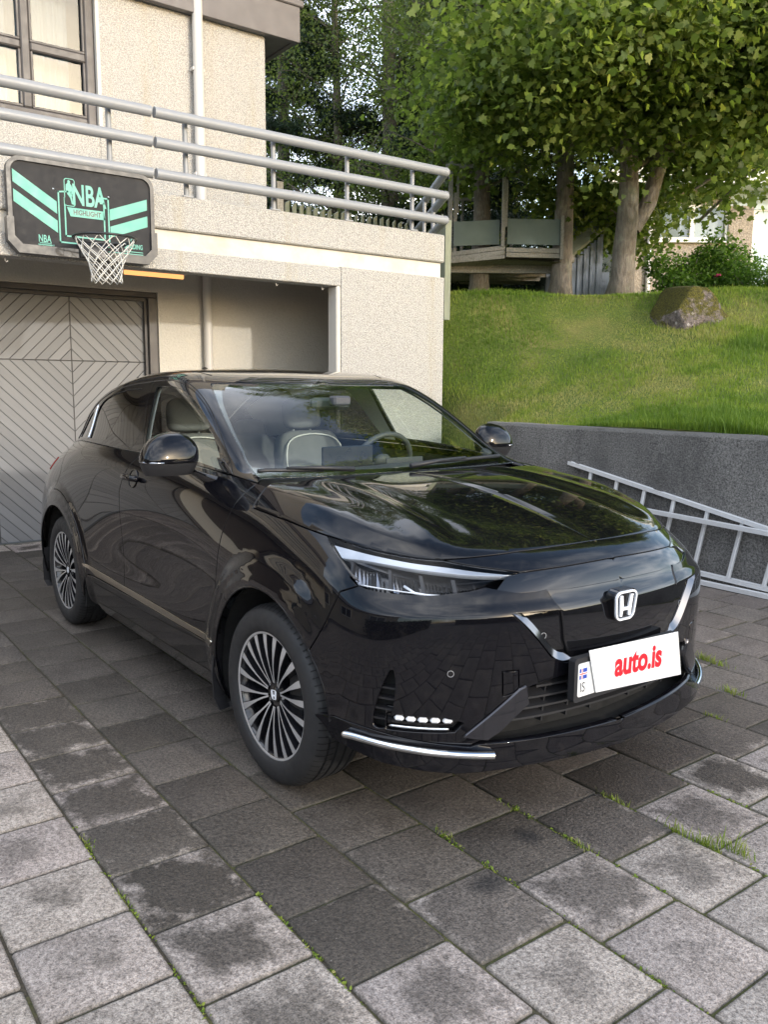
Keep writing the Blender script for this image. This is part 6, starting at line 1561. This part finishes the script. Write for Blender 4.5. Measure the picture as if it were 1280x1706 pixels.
# ---- door mirrors
def dmirror(sd):
    mm=bpy.data.objects.new('door_mirror',None);mm.empty_display_size=.05;link(mm,car)
    c=Vector((.62,-.962,1.185)) if sd<0 else Vector((.56,-.935,1.182));sp=lambda a,e:math.copysign(abs(a)**e,a)
    def shape(z0,z1,k,sc_=1.0):
        V=[];n_=32
        for i in range(k+1):
            z=z0+(z1-z0)*i/k
            for j in range(n_):
                th=2*math.pi*j/n_;cy=sp(math.cos(th),.72);cx=sp(math.sin(th),.75)
                # plan: rounded nose towards +x, flat glass side towards -x
                wy=.123;wx=.085 if cx>0 else .038
                if z>-.02:
                    t=min(1,max(0,(z+.02)/.115));f=math.sqrt(max(0,1-t**2.3));sh=.018*t
                else:
                    t=min(1,max(0,(-.02-z)/.065));f=(1-.22*t**1.6);sh=0
                V.append((c.x+cx*wx*f*sc_-.010*t,sd*-1*(c.y+cy*wy*f*sc_+sh) if False else (c.y+cy*wy*f*sc_+sh)*(1 if sd<0 else -1),c.z+z))
        F=[(i*n_+j,i*n_+(j+1)%n_,(i+1)*n_+(j+1)%n_,(i+1)*n_+j) for i in range(k) for j in range(n_)];F.append(tuple(range(n_))[::-1]);F.append(tuple(k*n_+j for j in range(n_)))
        return V,F
    m=MB();m.add(*shape(-.028,.0945,14));m.build('mirror_cap',M_paint,mm,auto=70)
    m=MB();m.add(*shape(-.082,-.031,6,.985));m.build('mirror_lower',M_matte,mm,auto=50)
    y1=-1 if sd<0 else 1
    m=MB();V=[]
    for (x,y,z,w_,h) in ((.60,.87,1.118,.045,.016),(.655,.835,1.092,.05,.022),(.715,.80,1.065,.06,.035),(.74,.775,1.055,.07,.045)):
        for a in range(12): V.append((x+w_*math.cos(a*math.pi/6),y1*(y+.006*math.sin(a*math.pi/6)),z+h*math.sin(a*math.pi/6)))
    m.add(V,[(i*12+j,i*12+(j+1)%12,(i+1)*12+(j+1)%12,(i+1)*12+j) for i in range(3) for j in range(12)]);m.build('mirror_arm',M_gloss,mm,smooth=True)
    m=MB();m.prism([(.085*sp(math.cos(a*math.pi/12),.6),.055*sp(math.sin(a*math.pi/12),.6)) for a in range(24)],0,.003,Matrix.Translation((.578,y1*.965,1.175))@Matrix(((0,0,-1,0),(1,0,0,0),(0,1,0,0),(0,0,0,1))));m.build('mirror_glass',M_chrome,mm)
    us=[c.y-.122,c.y-.118,c.y-.095,c.y-.05];m=MB();m.tube([(c.x+.010,us[0]*-y1,1.160),(c.x+.033,(us[1]+.002)*-y1,1.160),(c.x+.066,(us[2]+.004)*-y1,1.159),(c.x+.080,us[3]*-y1,1.158)],.005,8);m.build('indicator_strip',M_lens if False else M_led,mm,smooth=True)
dmirror(-1);dmirror(1)
# sail panel at the mirror foot
both('mirror_foot','U',[(1.10,.15),(1.62,.20),(1.95,1.5),(1.75,1.9),(1.3,1.2)],M_gloss,off=.003,gap=0,flange=.006)
# ---- door handles: pull bar over a dished pocket
def handle(u0,v0):
    for sd in(-1,1):
        h=bpy.data.objects.new('door_handle',None);h.empty_display_size=.03;link(h,car)
        p=surf_pt('L',np.array(u0),np.array(v0),sd);q=surf_n('L',np.array(u0),np.array(v0),sd);x=np.array([1,0,0.]);x-=q*x.dot(q);x/=np.linalg.norm(x);y=np.cross(q,x)*(1)
        if y[2]<0:y=-y
        m=MB();pts=[p+x*t+q*o_ for t,o_ in((-.085,.004),(-.07,.026),(-.03,.036),(.03,.036),(.07,.028),(.085,.006))]
        m.tube([tuple(a) for a in pts],[.012,.0145,.0145,.0145,.0145,.013],10);m.build('pull_bar',M_paint,h,smooth=True)
        # pocket rim
        R_=[p+x*(.052*math.cos(a))+y*(.044*math.sin(a))+q*.0015 for a in np.linspace(0,2*math.pi,33)[:-1]]
        m=MB();m.tube([tuple(a) for a in R_],.0025,6,close=True);V=[tuple(a-q*.001) for a in R_]+[tuple(p-q*.001)];m.add(V,[(i,(i+1)%32,32) for i in range(32)]);m.build('pocket',M_gloss,h,smooth=True)
handle(10.98,6.62)
# ---- wheels
def wheel(cx,sd,steer):
    wl=bpy.data.objects.new('wheel',None);wl.empty_display_size=.1;link(wl,car);wl.location=(cx,sd*.775,AZ);wl.rotation_euler=(0,0,steer)
    W=Matrix(((1,0,0,0),(0,0,sd,0),(0,-sd,0,0),(0,0,0,1)))@Matrix.Identity(4)  # local z -> outward (y*sd), keeps handedness
    W=Matrix(((1,0,0,0),(0,0,sd,0),(0,-sd,0,0),(0,0,0,1)))
    prof=[(.236,.098),(.243,.106),(.262,.113),(.285,.114),(.305,.110),(.322,.100),(.331,.088),(.3365,.070)]
    for g_ in (.058,.020,-.020,-.058): prof+=[(.3385,g_+.006),(.3300,g_+.0045),(.3300,g_-.0045),(.3385,g_-.006)]
    prof+=[(.3365,-.075),(.331,-.090),(.322,-.100),(.285,-.112),(.236,-.10)]
    m=MB();m.lathe(prof,96,W)
    # shoulder tread blocks
    for i in range(72):
        a=2*math.pi*i/72
        for (r0,h0,r1,h1,wd) in ((.3395,.040,.3395,.068,.0025),(.3392,.068,.330,.0925,.0028),(.3395,-.040,.3395,-.068,.0025)):
            pass
    m.build('tyre',M_tyre,wl,auto=35)
    m=MB()
    for i in range(80):   # sipes across the shoulders as dark cuts
        a=2*math.pi*i/80;ca,sa=math.cos(a),math.sin(a);ta=(-sa,ca)
        P=[(.3393,.030),(.3392,.066),(.3375,.0745),(.332,.0885),(.324,.1000)];V=[]
        for (r,h) in P:
            for s_ in(-1,1):
                w_=.0022;V.append(W@Vector(((r+.0005)*ca+ta[0]*w_*s_,(r+.0005)*sa+ta[1]*w_*s_,h+.0004)))
        m.add(V,[(2*k,2*k+1,2*k+3,2*k+2) for k in range(4)])
    m.build('tread_cut',M_under,wl)
    m=MB();m.lathe([(.236,-.09),(.228,-.05),(.215,0),(.215,.06),(.226,.088),(.230,.0975),(.2385,.1005),(.243,.0985),(.243,.090)],72,W);m.build('rim',M_rimblack,wl,auto=50)
    m=MB();m.lathe([(.231,.0985),(.2385,.1020),(.2435,.0995)],72,W);m.build('rim_edge',M_machined,wl,smooth=True)
    # 10 forked spokes = 20 legs, machined faces on gloss black bodies
    body=MB();face=MB()
    def zf(r): return .078+.020*math.sin(min(1,(r-.03)/.20)*math.pi*.62)   # dished face
    for i in range(10):
        a0=2*math.pi*(i+.5)/10
        for s_ in(-1,1):
            st_=[(.046,.075*s_,.0046),(.075,.095*s_,.0040),(.115,.125*s_,.0046),(.150,.145*s_,.0072),(.180,.153*s_,.0112),(.205,.156*s_,.0142),(.2325,.157*s_,.0160)]
            VT=[];VB=[];VF=[]
            for (r,o_,w_) in st_:
                th=a0+o_
                ca,sa=math.cos(th),math.sin(th);t=(-sa,ca);z=zf(r)
                for q in(-1,1):
                    VT.append(W@Vector((r*ca+t[0]*w_*q,r*sa+t[1]*w_*q,z)));VB.append(W@Vector((r*ca+t[0]*(w_+.004)*q,r*sa+t[1]*(w_+.004)*q,z-.040)));VF.append(W@Vector((r*ca+t[0]*(w_*.80)*q,r*sa+t[1]*(w_*.80)*q,z+.0008)))
            k=len(st_);F=[(2*j,2*j+1,2*j+3,2*j+2) for j in range(k-1)]
            body.add(VT+VB,F+[(2*j,2*j+2,2*k+2*j+2,2*k+2*j) for j in range(k-1)]+[(2*j+1,2*k+2*j+1,2*k+2*j+3,2*j+3) for j in range(k-1)])
            face.add(VF,F)
    body.lathe([(0,.074),(.045,.076),(.056,.070),(.06,.04)],40,W)
    body.build('spokes',M_rimblack,wl);face.build('spoke_face',M_machined,wl)
    m=MB();m.lathe([(0,.082),(.026,.082),(.030,.079),(.031,.070)],32,W);m.build('centre_cap',M_gloss,wl,auto=40)
    H=W@Matrix.Translation((0,0,.0825))
    if sd<0: H=W@Matrix.Translation((0,0,.0825))@Matrix.Rotation(math.pi,4,'Z')@Matrix.Scale(-1,4,(1,0,0))
    H=Matrix(((1,0,0,0),(0,0,sd,sd*.0825),(0,1,0,0),(0,0,0,1)))@Matrix.Rotation(.12,4,'Z')
    m=MB();ringmesh(trap(.032,.040,.036,.009),trap(.027,.035,.031,.007),0,.0015,H,m)
    for s_ in(-1,1):
        pl=[(s_*.0065,-.0145),(s_*.0115,-.0145),(s_*.0145,.0145),(s_*.0085,.0145),(s_*.0055,-.001)];m.prism(pl if s_>0 else pl[::-1],0,.0014,H)
    m.prism([(-.0062,-.006),(.0062,-.006),(.0062,0),(-.0062,0)],0,.0013,H);m.build('cap_emblem',M_drl,wl)
    m=MB()
    for i in range(5):
        a=2*math.pi*i/5;m.lathe([(0,.010),(.007,.009),(.009,0)],8,W@Matrix.Translation((.048*math.cos(a),.048*math.sin(a),.066)))
    m.build('wheel_nut',M_machined,wl)
    m=MB();m.lathe([(.07,.03),(.145,.03),(.145,.015),(.07,.015)],48,W,closed=True);m.build('brake_disc',simple('brake_steel',(.25,.24,.23),.35,1),wl,auto=40)
    m=MB();m.box(tuple(W@Vector((.12,.03,.035))),(.09,.06,.17),bev=.01);m.build('brake_caliper',M_matte,wl)
    m=MB();m.lathe([(0,-.02),(.21,-.02),(.228,-.05)],40,W);m.build('inner_barrel',M_under,wl,smooth=True)
for cx,st_ in((AX,.03),(-AX,0)):
    for sd in(-1,1): wheel(cx,sd,st_)
# mud flap behind the front wheel (the other side is alike)
for sd in(-1,1):
    m=MB();V=[]
    for (x,z,w_) in ((.882,.52,.055),(.872,.42,.075),(.862,.30,.085),(.868,.20,.08),(.885,.15,.06)):
        for y in(-w_*.9,w_*.9*0-.0,w_*.6): V.append((x+.010*(y!=0),sd*(.835+ -y*.9),z))
    V2=[(x-.012,y,z) for x,y,z in V];F=[(i*3+j,i*3+j+1,(i+1)*3+j+1,(i+1)*3+j) for i in range(4) for j in range(2)]
    m.add(V+V2,F+[tuple(q+15 for q in f[::-1]) for f in F]+[(0,3,18,15),(3,6,21,18),(6,9,24,21),(9,12,27,24),(2,17,20,5),(5,20,23,8),(8,23,26,11),(11,26,29,14),(12,13,28,27),(13,14,29,28)]);m.build('mud_flap',M_matte,car)
    m=MB();V=[]
    for (x,z,w_) in ((-1.70,.42,.07),(-1.715,.32,.085),(-1.715,.20,.08),(-1.70,.16,.06)):
        for y in(-w_*.9,0,w_*.6): V.append((x,sd*(.835-y*.9),z))
    m.add(V,[(i*3+j,i*3+j+1,(i+1)*3+j+1,(i+1)*3+j) for i in range(3) for j in range(2)]);m.build('mud_flap',M_matte,car)
# arch inner lip: raised moulding line round both openings
for A_ in (A_f,A_r):
    P=[p for p in A_ if S_low(*p)[2]>.26]
    for sd in(-1,1):
        X=surf_pt('L',np.array([p[0] for p in P]),np.array([p[1] for p in P]),sd);m=MB();m.tube([(a[0],a[1]-sd*.004,a[2]) for a in X],.0055,6);m.build('arch_edge',M_paint,car,smooth=True)
# tail lamps (seen only from the side)
both('tail_lamp','L',[(15.6,6.9),(18.6,6.9),(18.6,6.3),(15.9,6.2)],simple('tail_red',(.25,.01,.01),.15),off=.004,gap=0,flange=.008)
